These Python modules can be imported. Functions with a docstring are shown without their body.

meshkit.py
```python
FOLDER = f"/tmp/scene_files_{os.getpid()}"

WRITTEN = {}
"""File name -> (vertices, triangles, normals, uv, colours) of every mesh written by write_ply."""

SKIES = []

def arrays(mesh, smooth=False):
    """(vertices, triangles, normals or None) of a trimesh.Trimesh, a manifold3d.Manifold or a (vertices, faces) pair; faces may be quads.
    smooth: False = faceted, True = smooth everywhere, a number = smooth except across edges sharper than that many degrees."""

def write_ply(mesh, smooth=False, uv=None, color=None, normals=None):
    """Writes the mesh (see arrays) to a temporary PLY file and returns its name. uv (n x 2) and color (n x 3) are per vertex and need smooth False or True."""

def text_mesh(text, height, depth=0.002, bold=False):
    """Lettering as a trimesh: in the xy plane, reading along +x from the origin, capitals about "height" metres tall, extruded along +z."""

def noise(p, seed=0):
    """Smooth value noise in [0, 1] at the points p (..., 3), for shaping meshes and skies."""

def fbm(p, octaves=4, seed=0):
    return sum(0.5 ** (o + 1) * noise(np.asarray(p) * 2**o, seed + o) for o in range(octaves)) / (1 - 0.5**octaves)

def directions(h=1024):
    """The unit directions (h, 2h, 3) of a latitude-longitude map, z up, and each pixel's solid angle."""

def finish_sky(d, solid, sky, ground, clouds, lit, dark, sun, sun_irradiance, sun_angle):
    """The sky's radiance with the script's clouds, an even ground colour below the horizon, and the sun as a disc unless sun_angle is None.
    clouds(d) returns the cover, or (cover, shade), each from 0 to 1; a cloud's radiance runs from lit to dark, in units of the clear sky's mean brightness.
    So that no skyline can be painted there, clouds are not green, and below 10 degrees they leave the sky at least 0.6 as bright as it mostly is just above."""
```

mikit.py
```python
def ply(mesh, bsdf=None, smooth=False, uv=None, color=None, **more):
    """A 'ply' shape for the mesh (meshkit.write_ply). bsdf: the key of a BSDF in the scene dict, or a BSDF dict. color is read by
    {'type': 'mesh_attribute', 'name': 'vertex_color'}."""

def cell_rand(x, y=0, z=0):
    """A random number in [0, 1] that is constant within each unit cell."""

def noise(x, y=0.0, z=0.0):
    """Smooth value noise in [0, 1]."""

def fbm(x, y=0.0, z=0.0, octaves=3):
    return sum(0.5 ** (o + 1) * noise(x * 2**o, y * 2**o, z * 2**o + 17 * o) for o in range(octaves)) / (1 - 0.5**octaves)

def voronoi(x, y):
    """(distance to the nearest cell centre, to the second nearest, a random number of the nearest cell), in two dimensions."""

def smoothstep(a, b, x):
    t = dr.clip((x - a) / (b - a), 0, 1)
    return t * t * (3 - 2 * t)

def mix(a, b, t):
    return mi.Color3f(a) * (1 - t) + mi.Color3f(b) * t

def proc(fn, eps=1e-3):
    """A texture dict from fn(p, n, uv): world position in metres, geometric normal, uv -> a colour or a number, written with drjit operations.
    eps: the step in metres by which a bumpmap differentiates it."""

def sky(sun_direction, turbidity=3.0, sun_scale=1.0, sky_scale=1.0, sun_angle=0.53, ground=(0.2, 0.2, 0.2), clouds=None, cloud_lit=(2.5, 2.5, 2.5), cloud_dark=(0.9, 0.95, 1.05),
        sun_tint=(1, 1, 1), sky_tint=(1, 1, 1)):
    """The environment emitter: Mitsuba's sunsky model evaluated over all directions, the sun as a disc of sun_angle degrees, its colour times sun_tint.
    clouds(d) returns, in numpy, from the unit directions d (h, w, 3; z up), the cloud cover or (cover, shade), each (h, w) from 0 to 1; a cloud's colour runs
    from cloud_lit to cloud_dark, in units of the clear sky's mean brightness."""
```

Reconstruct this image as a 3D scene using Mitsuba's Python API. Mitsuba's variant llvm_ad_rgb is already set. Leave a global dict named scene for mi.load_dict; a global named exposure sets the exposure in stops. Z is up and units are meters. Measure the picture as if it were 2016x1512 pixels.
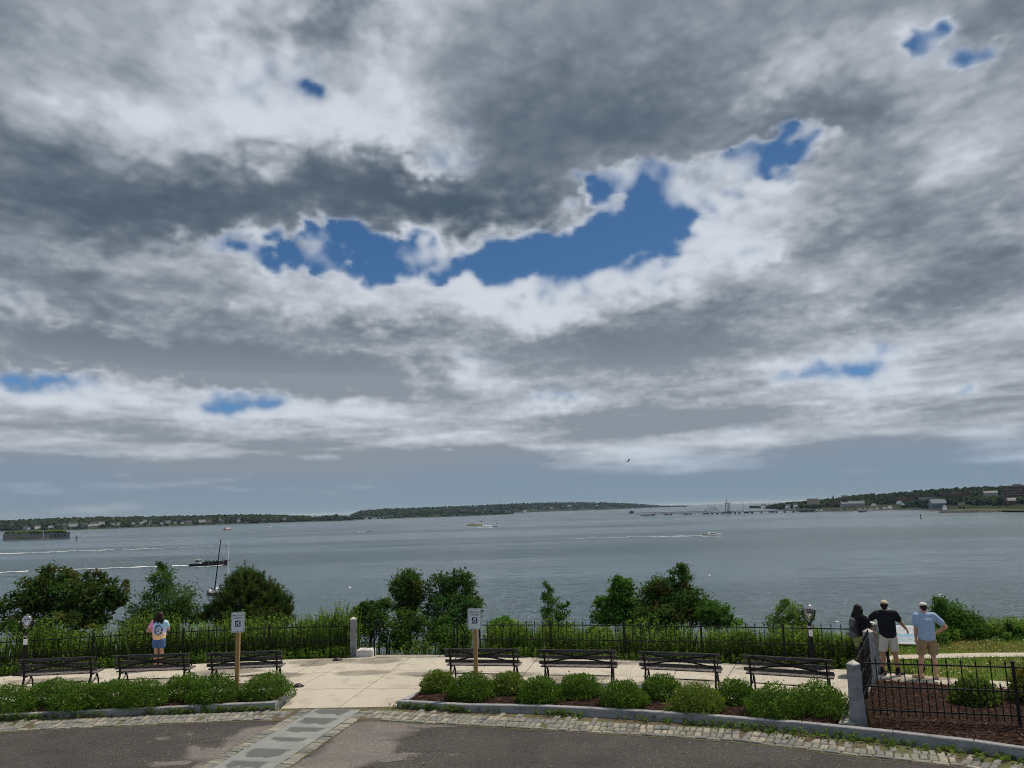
"""A harbour seen over a park promenade: benches, an iron picket fence, shrubs, four visitors, the bay with its boats, fort, pier and far shores."""
import math, random
import numpy as np
import trimesh
import manifold3d as m3
import drjit as dr
import mitsuba as mi
import meshkit, mikit
from shapely.geometry import Polygon, Point, LineString, box as sbox
from shapely import affinity
T = mi.ScalarTransform4f
PI = math.pi
scene, labels = {}, {}
rnd = random.Random(7)
rng = np.random.default_rng(7)

# ---------------------------------------------------------------- camera, sky, exposure
EYE = (0, 0, 4.2)                       # metres above the promenade; x right, y out to sea
PITCH, ROLL, WATER_Z = math.radians(9.238), math.radians(1.592), -30.0
fwd = np.array([0, math.cos(PITCH), math.sin(PITCH)])
up = math.cos(ROLL) * np.array([0, -math.sin(PITCH), math.cos(PITCH)]) + math.sin(ROLL) * np.array([1.0, 0, 0])
scene['camera'] = {'type': 'perspective', 'fov': 67.27, 'fov_axis': 'x', 'near_clip': .1, 'far_clip': 2e5,
                   'to_world': T().look_at(origin=list(EYE), target=list(np.array(EYE) + fwd), up=list(up))}
exposure = 1.3
SUN_AZ, SUN_EL = 58.0, 62.0                      # degrees right of the view axis, above the horizon
SUN = [math.sin(math.radians(SUN_AZ)) * math.cos(math.radians(SUN_EL)), math.cos(math.radians(SUN_AZ)) * math.cos(math.radians(SUN_EL)), math.sin(math.radians(SUN_EL))]
GAPS = [ (-33.4,14.6,4.8,1.7,-.4), (-14,35.3,3,1.5,-.3), (-14.7,19.5,4.5,1.1), (-7.9,18.3,6.6,0.95), (-13.5,19.0,5.0,1.0), (-1.6,18.4,3.5,1), (3.5,19.1,4.3,1.1), (8.8,19.8,2.6,1.4), (11.8,22.4,3.4,3.0), (12.5,20.6,2.2,1.6), (9.7,23.9,1.7,1.4), (16.5,23.6,4.6,1.6,1.15), (20.0,24.4,2.4,1.0), (19.3,17.6,1.9,0.8,.7), (-15.4,30,0.7,0.7,.7), (31.8,28.7,1.7,1.0,1.15), (33.6,27.1,1.4,0.6,.9), (-31,9.0,5.2,0.6,.8), (-18.8,8.5,4.6,0.8,.8), (21.8,8.6,2.8,0.8,.75), (-22,19.1,1.9,0.9,.7), (30.4,6.9,1.4,0.6,.6) ]
DARK = [ (-33.5,15.6,5,1.8,.45), (-14.3,35.5,3.5,1.6,.5), (-16,30.6,3.5,1.2,.12), (-33.1,30.1,6.2,1.9,0.35), (-32.8,22.2,7,2.7,0.45), (-25,21.2,8.4,1.8,0.75), (-30.5,19.4,5.9,1.4,0.5), (-13,23.2,10,2,0.95), (-4,22.6,7.5,1.7,1), (0.6,24.6,4.8,2.8,0.7), (5.6,30.1,7.9,3.5,0.45), (11.1,28,5.7,2.3,0.5), (-15.7,33.9,8,1.2,0.35), (22.1,25.4,5,1.8,0.55), (21.1,29.5,2.1,0.9,0), (-32.6,11.9,7.8,1.4,0.9), (-24.5,10.9,13.2,1.1,1), (-14.6,10.8,8.9,0.9,0.8), (-18.2,13.4,7.3,1.1,0.35), (10.8,11.4,6.2,1.2,0.85), (8.6,12.9,7.4,1,0.55), (2.1,12.8,5.4,0.8,0.2), (28.4,13,3.8,1.2,0.85), (33.3,15.1,2.6,1.9,0.45), (27.1,18.2,5.3,2,0.35), (5.4,8.8,5.6,0.5,0.4), (15.4,8.3,3.8,0.4,0.4), (14.3,14.1,3.9,0.9,0.45), (3.8,15.4,4.6,0.7,0.35), (35,28.1,2.9,1.4,0.4), (-23.1,15.9,4.1,1,0.3), (-8.7,13.7,5.4,0.7,0.4), (-5.7,3.9,13.1,0.8,0.55), (3.3,3.9,5.6,0.6,0.3), (27.3,1.7,11,0.9,0.7), (30.3,3.1,5.8,0.5,0.45), (-28.1,2.8,16.5,1.3,0.35), (-21.9,1.9,8.5,0.4,0.3), (1.7,1.5,3.4,0.7,0.3), (-9.1,1.6,4.8,0.4,0.35) ]
BRIGHT = [ (-29.3,31,2.6,1.7,0.4), (-26.5,25.8,3.7,1.9,0.65), (-22.3,30.8,3.3,1.8,0.45), (-17.1,27.4,5.3,2.3,0.7), (-12.5,27.8,4.7,1.5,0.65), (-10.2,27.1,2.4,1.7,0.6), (-7.4,29.7,3.6,1.3,0.4), (-34.4,24.8,1.4,1.4,0.35), (22.2,29.6,2.4,2.1,0.75), (25.8,30,3.9,1.2,0.5), (30.6,27,3.5,1.5,0.55), (33.5,23.2,3.2,2,0.5), (31.8,21.7,1.7,1.8,0.35), (8.2,22.1,1.1,2.1,0.7), (3.6,20.9,3.9,0.8,0.3), (-4.7,20.4,4.3,1,0.6), (-1.7,16.3,12.7,1.3,0.8), (-13.2,16.7,5.7,1.2,0.6), (5.8,17.5,7.6,1.1,0.65), (15.5,20.6,4,1.6,0.7), (18,18.9,4.8,1.7,0.6), (11.9,22.3,1.9,0.5,0.5), (21.2,19.9,4.3,2,0.35), (-29.5,16.6,6.3,0.8,0.55), (-28.4,8.4,8.3,0.7,0.8), (-32.4,8.7,2.5,0.4,0.5), (-13.8,7.7,4.8,0.7,0.9), (-7.9,6.4,6.8,0.6,0.7), (-2.3,5.4,5.7,0.5,0.7), (5.2,4.6,6.6,0.5,0.75), (10.8,4,5.3,0.4,0.65), (-23.6,4.3,3.9,0.4,0.6), (-29.7,5.7,4.8,0.5,0.3), (17.8,12.5,2.1,0.7,0.4), (24.8,7.6,3.4,0.8,0.55), (32.1,7.2,2.1,1,0.45), (26.1,4.8,7.4,0.7,0.45), (-29.4,0.6,4.5,0.4,1.0), (-8,4.6,9,0.5,.35) ]

from scipy.ndimage import map_coordinates, zoom, gaussian_filter

def noise_tile(n, lattice, octaves, gain, seed, billow=False):
    """A periodic block of fractal noise, mean 0, deviation 1."""
    r = np.random.default_rng(seed); out = 0
    for o in range(octaves):
        k = lattice * 2 ** o
        if k > n: break
        g = r.normal(size=(k, k, k)); a = zoom(g, n / k, order=3, mode='grid-wrap', grid_mode=True) if k < n else g
        a = a / a.std()
        out = out + gain ** o * (np.abs(a) * 1.6 if billow else a)
    return ((out - out.mean()) / out.std()).astype(np.float32)

def clouds(d):
    """A broken cumulus layer, marched through a block of noise and lit by the sun; its gaps, bellies and bright heads are gathered where that afternoon's were (azimuth, elevation in degrees)."""
    soft, puffs = noise_tile(128, 4, 5, .55, 3), noise_tile(128, 8, 4, .62, 4, True)
    def at_(tile, p, f): return map_coordinates(tile, [(c * f) for c in p], order=1, mode='grid-wrap')
    N = 128.0
    def march(d, steps):
        shp = d.shape[:2]; d = d.reshape(-1, 3); az = np.degrees(np.arctan2(d[:, 0], d[:, 1])); el = np.degrees(np.arcsin(np.clip(d[:, 2], -1, 1)))
        zz = d[:, 2] + .055; low = np.clip(el / 10, .12, 1)
        dd = [d[:, 0] * 1.0, d[:, 1], d[:, 2] * 1.6]
        wob = [at_(soft, [c * 1.0 + k for c in dd], N * f) for k, f in ((0, .55), (.37, .55), (.71, 1.7), (.13, 1.7))]
        wa, we = .7 * wob[0] + 1.0 * wob[2], .28 * wob[1] + .42 * wob[3]
        rag = [at_(puffs, [c + k for c in dd], N * f) for k, f in ((.2, 1.6), (.55, 1.6), (.85, 4.1), (.4, 4.1))]
        wa, we = wa + .75 * rag[0] + .45 * rag[2], we + .42 * rag[1] + .26 * rag[3]
        def blobs(L, p=1.0):
            s = 0
            for b in L:
                r2 = ((az + wa * min(1, .25 + b[2] / 5) - b[0]) / b[2]) ** 2 + ((el + we * np.maximum(low, .45) * min(1, .25 + b[3] / 2) - b[1]) / b[3]) ** 2
                s = s + (b[4] if len(b) > 4 else 1) * np.exp(-(r2 * .75) ** p)
            return s
        gap, dark, lite = np.minimum(blobs(GAPS, 1.35), 1.2), blobs(DARK), blobs(BRIGHT)
        band = np.exp(-((el + .5 * wob[0] * np.clip(el / 3, 0, 1)) / 3.3) ** 4)
        inframe = np.exp(-(np.maximum(np.abs(az) - 38, 0) / 14) ** 2) * np.exp(-(np.maximum(el - 38, 0) / 12) ** 2)
        G = .30 + 1.0 * inframe - 2.75 * gap + .65 * dark + .03 * lite
        L_, A_ = np.zeros(len(d)), np.ones(len(d))
        jit = np.random.default_rng(1).random(len(d))
        rad = 1 / np.maximum(zz, .02)
        fade1, fade2 = np.clip(1.25 - .0031 * rad ** 2 * 5, 0, 1), np.clip(1.3 - .0031 * rad ** 2 * 16, 0, 1)      # what the map cannot hold
        sd = np.array(SUN); sd = sd / sd[2]
        def dens(x, y, h, g, fine=True):
            p = (x, y * .9, h)
            v = g + .80 * at_(soft, p, N * .42) + .55 * at_(puffs, [c + .3 for c in p], N * .55) * (.4 + .6 * fade1)
            if fine: v = v + .46 * at_(puffs, [c * 1.0 + .7 for c in p], N * 1.5) * fade1 + .30 * at_(soft, [c + .1 for c in p], N * 3.2) * fade2
            hh = (h - 1) / TH
            return np.clip(v * .8 - 1.1 * np.maximum(hh - .25, 0) - np.exp(-hh / .06) * .5, 0, 1.6)
        TH = .34; ds = 1.0 / steps
        for k in range(steps):
            h = 1 + TH * (k + .2 + .6 * jit) * ds; x, y = d[:, 0] * rad * h, d[:, 1] * rad * h
            n = dens(x, y, h, G)
            tau = 0
            for s_ in (.05, .13):
                tau = tau + dens(x + sd[0] * s_, y + sd[1] * s_, h + s_, G, s_ < .1) * (.09 if s_ < .1 else .16)
            T_ = np.exp(-9.0 * tau) * .75 + .25 * np.exp(-2.2 * tau)
            amb = .30 + .35 * (h - 1) / TH
            a = 1 - np.exp(-n * ds * 11.0)
            L_ += A_ * a * (1.0 * T_ + .42 * amb); A_ *= 1 - a
        xb, yb = d[:, 0] * rad * 1.04, d[:, 1] * rad * 1.04
        tex = .55 * at_(puffs, (xb, yb * .9, xb * 0 + .2), N * .8) + .45 * at_(soft, (xb, yb, xb * 0 + .6), N * 1.1) + .45 * at_(puffs, (xb, yb * .9, xb * 0 + .9), N * 2.1) * fade1 + .35 * at_(soft, (xb, yb, xb * 0), N * 4.3) * fade2
        al = 1 - A_; lum = L_ / np.maximum(al, 1e-3)
        return [v.reshape(shp) for v in (al, lum, dark, lite, band, el, az, tex, wob[2])]
    h, w = d.shape[:2]
    lo = march(d[::2, ::2], 12)
    full = [zoom(v, (h / v.shape[0], w / v.shape[1]), order=1, mode='nearest', grid_mode=True) for v in lo]
    cols = np.where(np.abs(lo[6][200 // 2]) < 46)[0]; az0 = np.degrees(np.arctan2(d[200, :, 0], d[200, :, 1])); cs = np.where(np.abs(az0) < 46)[0]; r0 = int(np.searchsorted(-d[:, 0, 2], -math.sin(math.radians(46))))
    hi = march(d[r0:, cs], 32)
    for f_, v in zip(full, hi): f_[r0:, cs] = v
    al, lum, dark, lite, band, el, az, tex, n1 = full
    lum = .45 * lum + .55 * gaussian_filter(lum, 5); al = .4 * al + .6 * gaussian_filter(al, 1.0)
    streak = at_(soft, (az / 55, el / 5.5, az * 0 + .4), N) * 1.0 + .7 * at_(soft, (az / 22, el / 2.6, az * 0 + .8), N)
    shade_s = .13 * streak * np.exp(-((el - 5.0) / 4.2) ** 2)
    far_ = np.clip((13 - el) / 9, 0, 1)
    shade = .93 - 1.02 * lum + .52 * dark - .36 * lite - .048 * tex
    shade = shade - shade_s - .15 * np.exp(-((el - 11.5) / 3.6) ** 2)
    crisp = .35 * (shade - gaussian_filter(shade, 1.6)) + .25 * (shade - gaussian_filter(shade, 5)); shade = shade + crisp * (1 - band)
    shade = shade + far_ * (.50 - shade) * .35
    cover = np.where(band > .02, al * (1 - band) + .64 * band, al)
    shade = shade * (1 - .8 * band) + .8 * band * (.84 + .26 * dark - .45 * lite - .05 * n1 - .19 * streak * np.clip(el / 2, 0, 1))
    top = .98 - .30 * np.clip((15.5 - el) / 5.5, 0, 1)                      # bellies pale with distance
    k_ = top - .60; shade = np.where(shade > .60, .60 + k_ * (1 - np.exp(-np.maximum(shade - .60, 0) / k_)), shade)
    shade = np.where(shade < .12, .12 * np.exp((np.minimum(shade, .12) - .12) / .12), shade)
    return cover, np.clip(shade, 0, 1)

scene['sky'] = mikit.sky(SUN, turbidity=3, sun_scale=1.0, sky_scale=1.0, clouds=clouds, cloud_lit=(4.3, 4.6, 5.0), cloud_dark=(.24, .46, .74), sky_tint=(.42, .64, .80), ground=(.08, .09, .09))

# ---------------------------------------------------------------- helpers
used = {}
def numbered(name):
    n = used.get(name, -1) + 1
    used[name] = n
    return name if n == 0 else f'{name}_{n:03d}'
def tag(key, label=None, cat=None, group=None, kind=None):
    d = labels.setdefault(key, {})
    for k, v in (('label', label), ('category', cat), ('group', group), ('kind', kind)):
        if v: d[k] = v
    return key
def shape(mesh, mat, smooth=False, M=None, color=None, uv=None):
    s = mikit.ply(mesh, mat, smooth=smooth, color=color, uv=uv)
    if M is not None: s['to_world'] = M
    return s
def thing(name, label, cat, group=None):
    return tag(numbered(name), label, cat, group)
def part(parent, name, mesh, mat, smooth=False, M=None, label=None, kind=None, color=None):
    """One entry of the scene under its thing; mesh may be a ready shape dict (shared by alike pieces)."""
    key = numbered(parent + '__' + name)
    s = dict(mesh) if isinstance(mesh, dict) else shape(mesh, mat, smooth, None, color)
    if M is not None: s['to_world'] = M
    scene[key] = s
    if label or kind: tag(key, label, kind=kind)
    return key
def single(name, mesh, mat, label, cat, group=None, smooth=False, M=None, color=None, kind=None):
    key = numbered(name)
    scene[key] = dict(mesh) if isinstance(mesh, dict) else shape(mesh, mat, smooth, None, color)
    if M is not None: scene[key]['to_world'] = M
    return tag(key, label, cat, group, kind)
def setting(name, mesh, mat, label=None, smooth=False, color=None):
    scene[name] = shape(mesh, mat, smooth, color=color); used[name] = 0
    return tag(name, label, kind='structure')
class Kit:
    """A thing built once: its parts as (name, shape); place() adds one copy with parts of its own."""
    def __init__(s): s.parts, s.n = [], {}
    def add(s, name, mesh, mat, smooth=False, color=None, M=None):
        k = s.n.get(name, -1) + 1; s.n[name] = k
        name = name if k == 0 else f'{name}_{k:03d}'
        s.parts.append((name, dict(mesh) if isinstance(mesh, dict) else shape(mesh, mat, smooth, color=color), M))
        return name
    def place(s, name, label, cat, M, group=None):
        t = thing(name, label, cat, group)
        for n, sh, L in s.parts:
            scene[t + '__' + n] = {**sh, 'to_world': M @ L if L is not None else M}
        return t
def TR(x, y, z=0, rz=0, s=1): return T().translate([float(x), float(y), float(z)]).rotate([0, 0, 1], float(math.degrees(rz))).scale(s)
cat_m = trimesh.util.concatenate
def join(ms): return cat_m([m if isinstance(m, trimesh.Trimesh) else to_tri(m) for m in ms])
def to_tri(m):
    q = m.to_mesh(); return trimesh.Trimesh(np.array(q.vert_properties[:, :3], float), np.array(q.tri_verts, int), process=False)
def box(a, b):
    """Box between two corners."""
    a, b = np.minimum(a, b).astype(float), np.maximum(a, b).astype(float)
    m = trimesh.creation.box(extents=b - a); m.apply_translation((a + b) / 2); return m
def hull(pts): return trimesh.convex.convex_hull(np.asarray(pts, float))
def cbox(a, b, c=.01):
    """Box with chamfered edges."""
    a, b = np.minimum(a, b).astype(float), np.maximum(a, b).astype(float)
    pts = []
    for i in range(8):
        s = np.array([i & 1, i >> 1 & 1, i >> 2 & 1])
        p = np.where(s, b, a); inn = np.where(s, -c, c)
        for k in range(3):
            q = p + inn; q[k] = p[k]; pts.append(q)
    return hull(pts)
def frame(d):
    d = np.asarray(d, float); d = d / np.linalg.norm(d)
    a = np.cross(d, [0, 0, 1.0] if abs(d[2]) < .95 else [1.0, 0, 0]); a /= np.linalg.norm(a)
    return d, a, np.cross(d, a)
def beam(p, q, w, h, c=0.0):
    """Rectangular bar from p to q, w across, h upward."""
    p, q = np.asarray(p, float), np.asarray(q, float); d, a, b = frame(q - p); b = -b if b[2] < 0 else b
    L = np.linalg.norm(q - p)
    m = cbox((0, -w / 2, -h / 2), (L, w / 2, h / 2), c) if c else box((0, -w / 2, -h / 2), (L, w / 2, h / 2))
    M = np.eye(4); M[:3, 0], M[:3, 1], M[:3, 2], M[:3, 3] = d, np.cross(b, d), b, p
    m.apply_transform(M); return m
def tube(pts, r, n=8, caps=True):
    p = np.asarray(pts, float); r = np.broadcast_to(np.asarray(r, float), (len(p),))
    t = np.gradient(p, axis=0); t /= np.linalg.norm(t, axis=1, keepdims=True) + 1e-12
    ref = np.array([0, 0, 1.0]) if abs(t[0][2]) < .9 else np.array([1.0, 0, 0])
    a = np.cross(t, ref); a /= np.linalg.norm(a, axis=1, keepdims=True) + 1e-12; b = np.cross(t, a)
    ang = np.arange(n) * 2 * PI / n
    v = (p[:, None] + r[:, None, None] * (np.cos(ang)[None, :, None] * a[:, None] + np.sin(ang)[None, :, None] * b[:, None])).reshape(-1, 3)
    i, j = np.meshgrid(np.arange(len(p) - 1), np.arange(n), indexing='ij'); i, j = i.ravel(), j.ravel(); k = (j + 1) % n
    f = np.vstack([np.stack([i * n + j, (i + 1) * n + j, (i + 1) * n + k], 1), np.stack([i * n + j, (i + 1) * n + k, i * n + k], 1)])
    if caps:
        c0, c1 = len(v), len(v) + 1; v = np.vstack([v, p[:1], p[-1:]]); jj = np.arange(n); e = (len(p) - 1) * n
        f = np.vstack([f, np.stack([jj * 0 + c0, jj, (jj + 1) % n], 1), np.stack([jj * 0 + c1, e + (jj + 1) % n, e + jj], 1)])
    m = trimesh.Trimesh(v, f, process=False)
    return m
def lathe(prof, n=24): return trimesh.creation.revolve(np.asarray(prof, float), sections=n)
def prism(poly, z0, z1):
    poly = poly if hasattr(poly, 'exterior') else Polygon(poly)
    m = trimesh.creation.extrude_polygon(poly, z1 - z0, engine='earcut'); m.apply_translation([0, 0, z0]); return m
def sheet(poly, z):
    poly = poly if hasattr(poly, 'exterior') else Polygon(poly)
    v, f = trimesh.creation.triangulate_polygon(poly, engine='earcut')
    m = trimesh.Trimesh(np.c_[v, np.full(len(v), z)], f, process=False)
    if len(m.faces) and m.face_normals[:, 2].mean() < 0: m.invert()
    return m
def moved(m, x=0, y=0, z=0, rz=0, s=1):
    m = m.copy(); m.apply_transform(np.array(TR(x, y, z, rz, s).matrix)); return m
def ico(r, sub=1, c=(0, 0, 0), sc=(1, 1, 1)):
    m = trimesh.creation.icosphere(sub, r); m.apply_scale(sc); m.apply_translation(c); return m

# ---------------------------------------------------------------- materials
def lin(r, g, b): return [((c / 255 + .055) / 1.055) ** 2.4 if c > 10 else c / 3294 for c in (r, g, b)]
def mat(name, col, rough=.6, spec=.4, metallic=0.0, bump=None, bs=1.0, **more):
    col = {'type': 'rgb', 'value': list(map(float, col))} if isinstance(col, (list, tuple)) else col
    b = {'type': 'principled', 'base_color': col, 'roughness': rough, 'specular': spec, 'metallic': metallic, **more}
    if bump is not None: b = {'type': 'bumpmap', 'tex': mikit.proc(bump, .004), 'scale': bs, 'bsdf': b}
    scene[name] = {'type': 'twosided', 'bsdf': b}
    return name
V, noise, fbm, mix, sst = mikit.voronoi, mikit.noise, mikit.fbm, mikit.mix, mikit.smoothstep
def spots(p, L, wob=.25, f=1.7):
    """Wobbly patches: largest of the ellipses (x, y, rx, ry, turn) at p, 0 to 1."""
    wx, wy = (fbm(p.x * f, p.y * f, 3.1) - .5) * 2 * wob, (fbm(p.x * f + 9, p.y * f, 8.7) - .5) * 2 * wob
    out = mi.Float(0)
    for x, y, rx, ry, a in L:
        c, s = math.cos(a), math.sin(a)
        u, v = (p.x + wx - x) * c + (p.y + wy - y) * s, (p.y + wy - y) * c - (p.x + wx - x) * s
        out = dr.maximum(out, 1 - sst(.75, 1.1, dr.sqrt((u / rx) ** 2 + (v / ry) ** 2)))
    return out
DRY = [(-6.81, 16.02, 0.36, 0.40, 0.00), (-5.44, 15.14, 0.88, 0.86, 0.00), (-5.03, 15.92, 0.72, 0.70, 0.00), (-5.33, 14.12, 0.45, 0.49, 0.00), (-2.84, 15.88, 0.81, 0.83, 0.00), (-2.98, 14.62, 0.74, 0.97, 0.00), (-3.36, 13.96, 0.53, 0.58, 0.00), (-2.11, 14.25, 0.98, 0.20, 0.00), (-2.52, 16.38, 0.62, 0.31, 0.00), (-1.68, 16.12, 0.51, 0.15, 0.00), (-6.21, 14.33, 0.37, 0.16, 0.00)]
def asphalt(p, n, uv):
    grit = noise(p.x * 55, p.y * 55); g2 = noise(p.x * 140, p.y * 140, 4)
    old = spots(p, DRY, .35) * sst(.34, .5, fbm(p.x * 1.3, p.y * 1.3, 2) + .15 * grit)
    c = mix((.044, .043, .042), (.125, .118, .113), old)
    c = c * (.72 + .55 * fbm(p.x * .9, p.y * 2.1, 5))
    crack = dr.abs(fbm(p.x * .8 + .35 * noise(p.x * 4, p.y * 4), p.y * .8, 21, 4) - .5); c = c * (1 - .5 * (1 - sst(.002, .006, crack)) * sst(.42, .55, fbm(p.x * .5, p.y * .5, 31)))
    c = c * (1 - .35 * sst(.66, .74, noise(p.x * 1.6, p.y * 1.6, 41)) * sst(.4, .7, grit))
    return c * (.72 + .5 * grit) + mi.Color3f(.10, .095, .09) * sst(.80, .92, g2) + mi.Color3f(.12, .115, .11) * sst(.86, .95, grit)
mat('m_asphalt', mikit.proc(asphalt), .85, .25, bump=lambda p, n, uv: noise(p.x * 60, p.y * 60) + .6 * noise(p.x * 150, p.y * 150), bs=.006)
STAIN = [(-5.64, 23.27, 1.07, 0.41, 0.00), (-4.14, 23.13, 0.90, 0.48, 0.00), (-4.18, 21.47, 0.86, 0.34, 0.00), (-2.32, 21.16, 1.08, 0.39, 0.00), (-0.18, 20.75, 0.79, 0.31, 0.00), (-6.55, 21.46, 0.85, 0.42, 0.00), (-8.03, 22.18, 1.18, 0.38, 0.00), (-9.64, 21.11, 1.69, 0.36, 0.00), (-12.59, 21.61, 1.33, 0.40, 0.00), (3.12, 21.81, 0.81, 0.28, 0.00), (1.34, 20.14, 1.01, 0.42, 0.00), (3.70, 19.27, 1.06, 0.44, 0.00), (0.81, 22.50, 0.57, 0.30, 0.00), (-2.93, 17.58, 0.79, 0.13, 0.00), (-5.82, 22.85, 0.45, 0.24, 0.00), (9.26, 19.01, 1.34, 0.23, 0.00), (6.22, 20.71, 0.75, 0.33, 0.00), (7.95, 19.29, 0.35, 0.53, 0.00)]
def concrete(p, n, uv):
    damp = spots(p, STAIN, .18, 2.3)
    c = mix((.345, .328, .278), (.425, .407, .35), fbm(p.x * .8, p.y * .8, 1.5)) * (.90 + .16 * noise(p.x * 70, p.y * 70, p.z * 70))
    c = c * (1 - .16 * sst(.55, .8, fbm(p.x * 2.7, p.y * 2.7, 6)))
    return c * (1 - damp * (.30 + .35 * fbm(p.x * 3, p.y * 3, 11)))
mat('m_concrete', mikit.proc(concrete), .85, .2, bump=lambda p, n, uv: noise(p.x * 90, p.y * 90), bs=.001)
def granite(p, n, uv):
    s = noise(p.x * 130, p.y * 130, p.z * 130); v = fbm(p.x * 2.2, p.y * 2.2, p.z * 9)
    return mix((.13, .145, .16), (.33, .34, .355), .55 * s + .6 * v - .12) * (1 - .3 * sst(.5, .8, fbm(p.x * 5, p.y * 5, p.z * 11)))
mat('m_granite', mikit.proc(granite), .8, .3, bump=lambda p, n, uv: fbm(p.x * 14, p.y * 14, p.z * 14, 4), bs=.02)
def paver(lo, hi):
    return mikit.proc(lambda p, n, uv: mix(lo, hi, fbm(p.x * 7, p.y * 7, p.z * 7)) * (.8 + .35 * noise(p.x * 90, p.y * 90, p.z * 90)))
for k, (lo, hi) in enumerate([((.125, .132, .117), (.225, .23, .208)), ((.10, .11, .11), (.18, .19, .185)), ((.19, .19, .162), (.30, .29, .245)), ((.10, .10, .092), (.19, .19, .17))]):
    mat(f'm_cobble_{k}', paver(lo, hi), .8, .3, bump=lambda p, n, uv: fbm(p.x * 22, p.y * 22, p.z * 22), bs=.012)
def slate(p, n, uv):
    s = ((p.x + 3.98) * -.1951 + (p.y - 17.62) * -.9808) / .70; u = (p.x + 3.98) * .9808 + (p.y - 17.62) * -.1951; k = dr.floor(s); f = s - k
    q = fbm(p.x * 5, p.y * 5, 2); side = .20 + .5 * mikit.cell_rand(k, 3)
    w = sst(.02, .07, f) * (1 - sst(-.05, .04, f - (.34 + .42 * mikit.cell_rand(k, 1)) - .5 * (q - .5) + u * u * 1.1)) * (1 - sst(.33, .40, dr.abs(u + .10 * (mikit.cell_rand(k, 2) - .5)) + .16 * (q - .5)))
    return mix((.165, .187, .187), (.225, .245, .24), fbm(p.x * 3, p.y * 3, 2)) * (.88 + .2 * noise(p.x * 80, p.y * 80, 1)) * (1 - .55 * w)
mat('m_slate', mikit.proc(slate), .7, .35)
def dirt(p, n, uv):
    moss = sst(.45, .62, fbm(p.x * 3.1, p.y * 3.1, 7))
    return mix((.055, .047, .033), (.125, .105, .075), fbm(p.x * 12, p.y * 12)) * (1 - .4 * moss) + mi.Color3f(.03, .05, .012) * moss
mat('m_dirt', mikit.proc(dirt), .95, .1)
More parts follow.
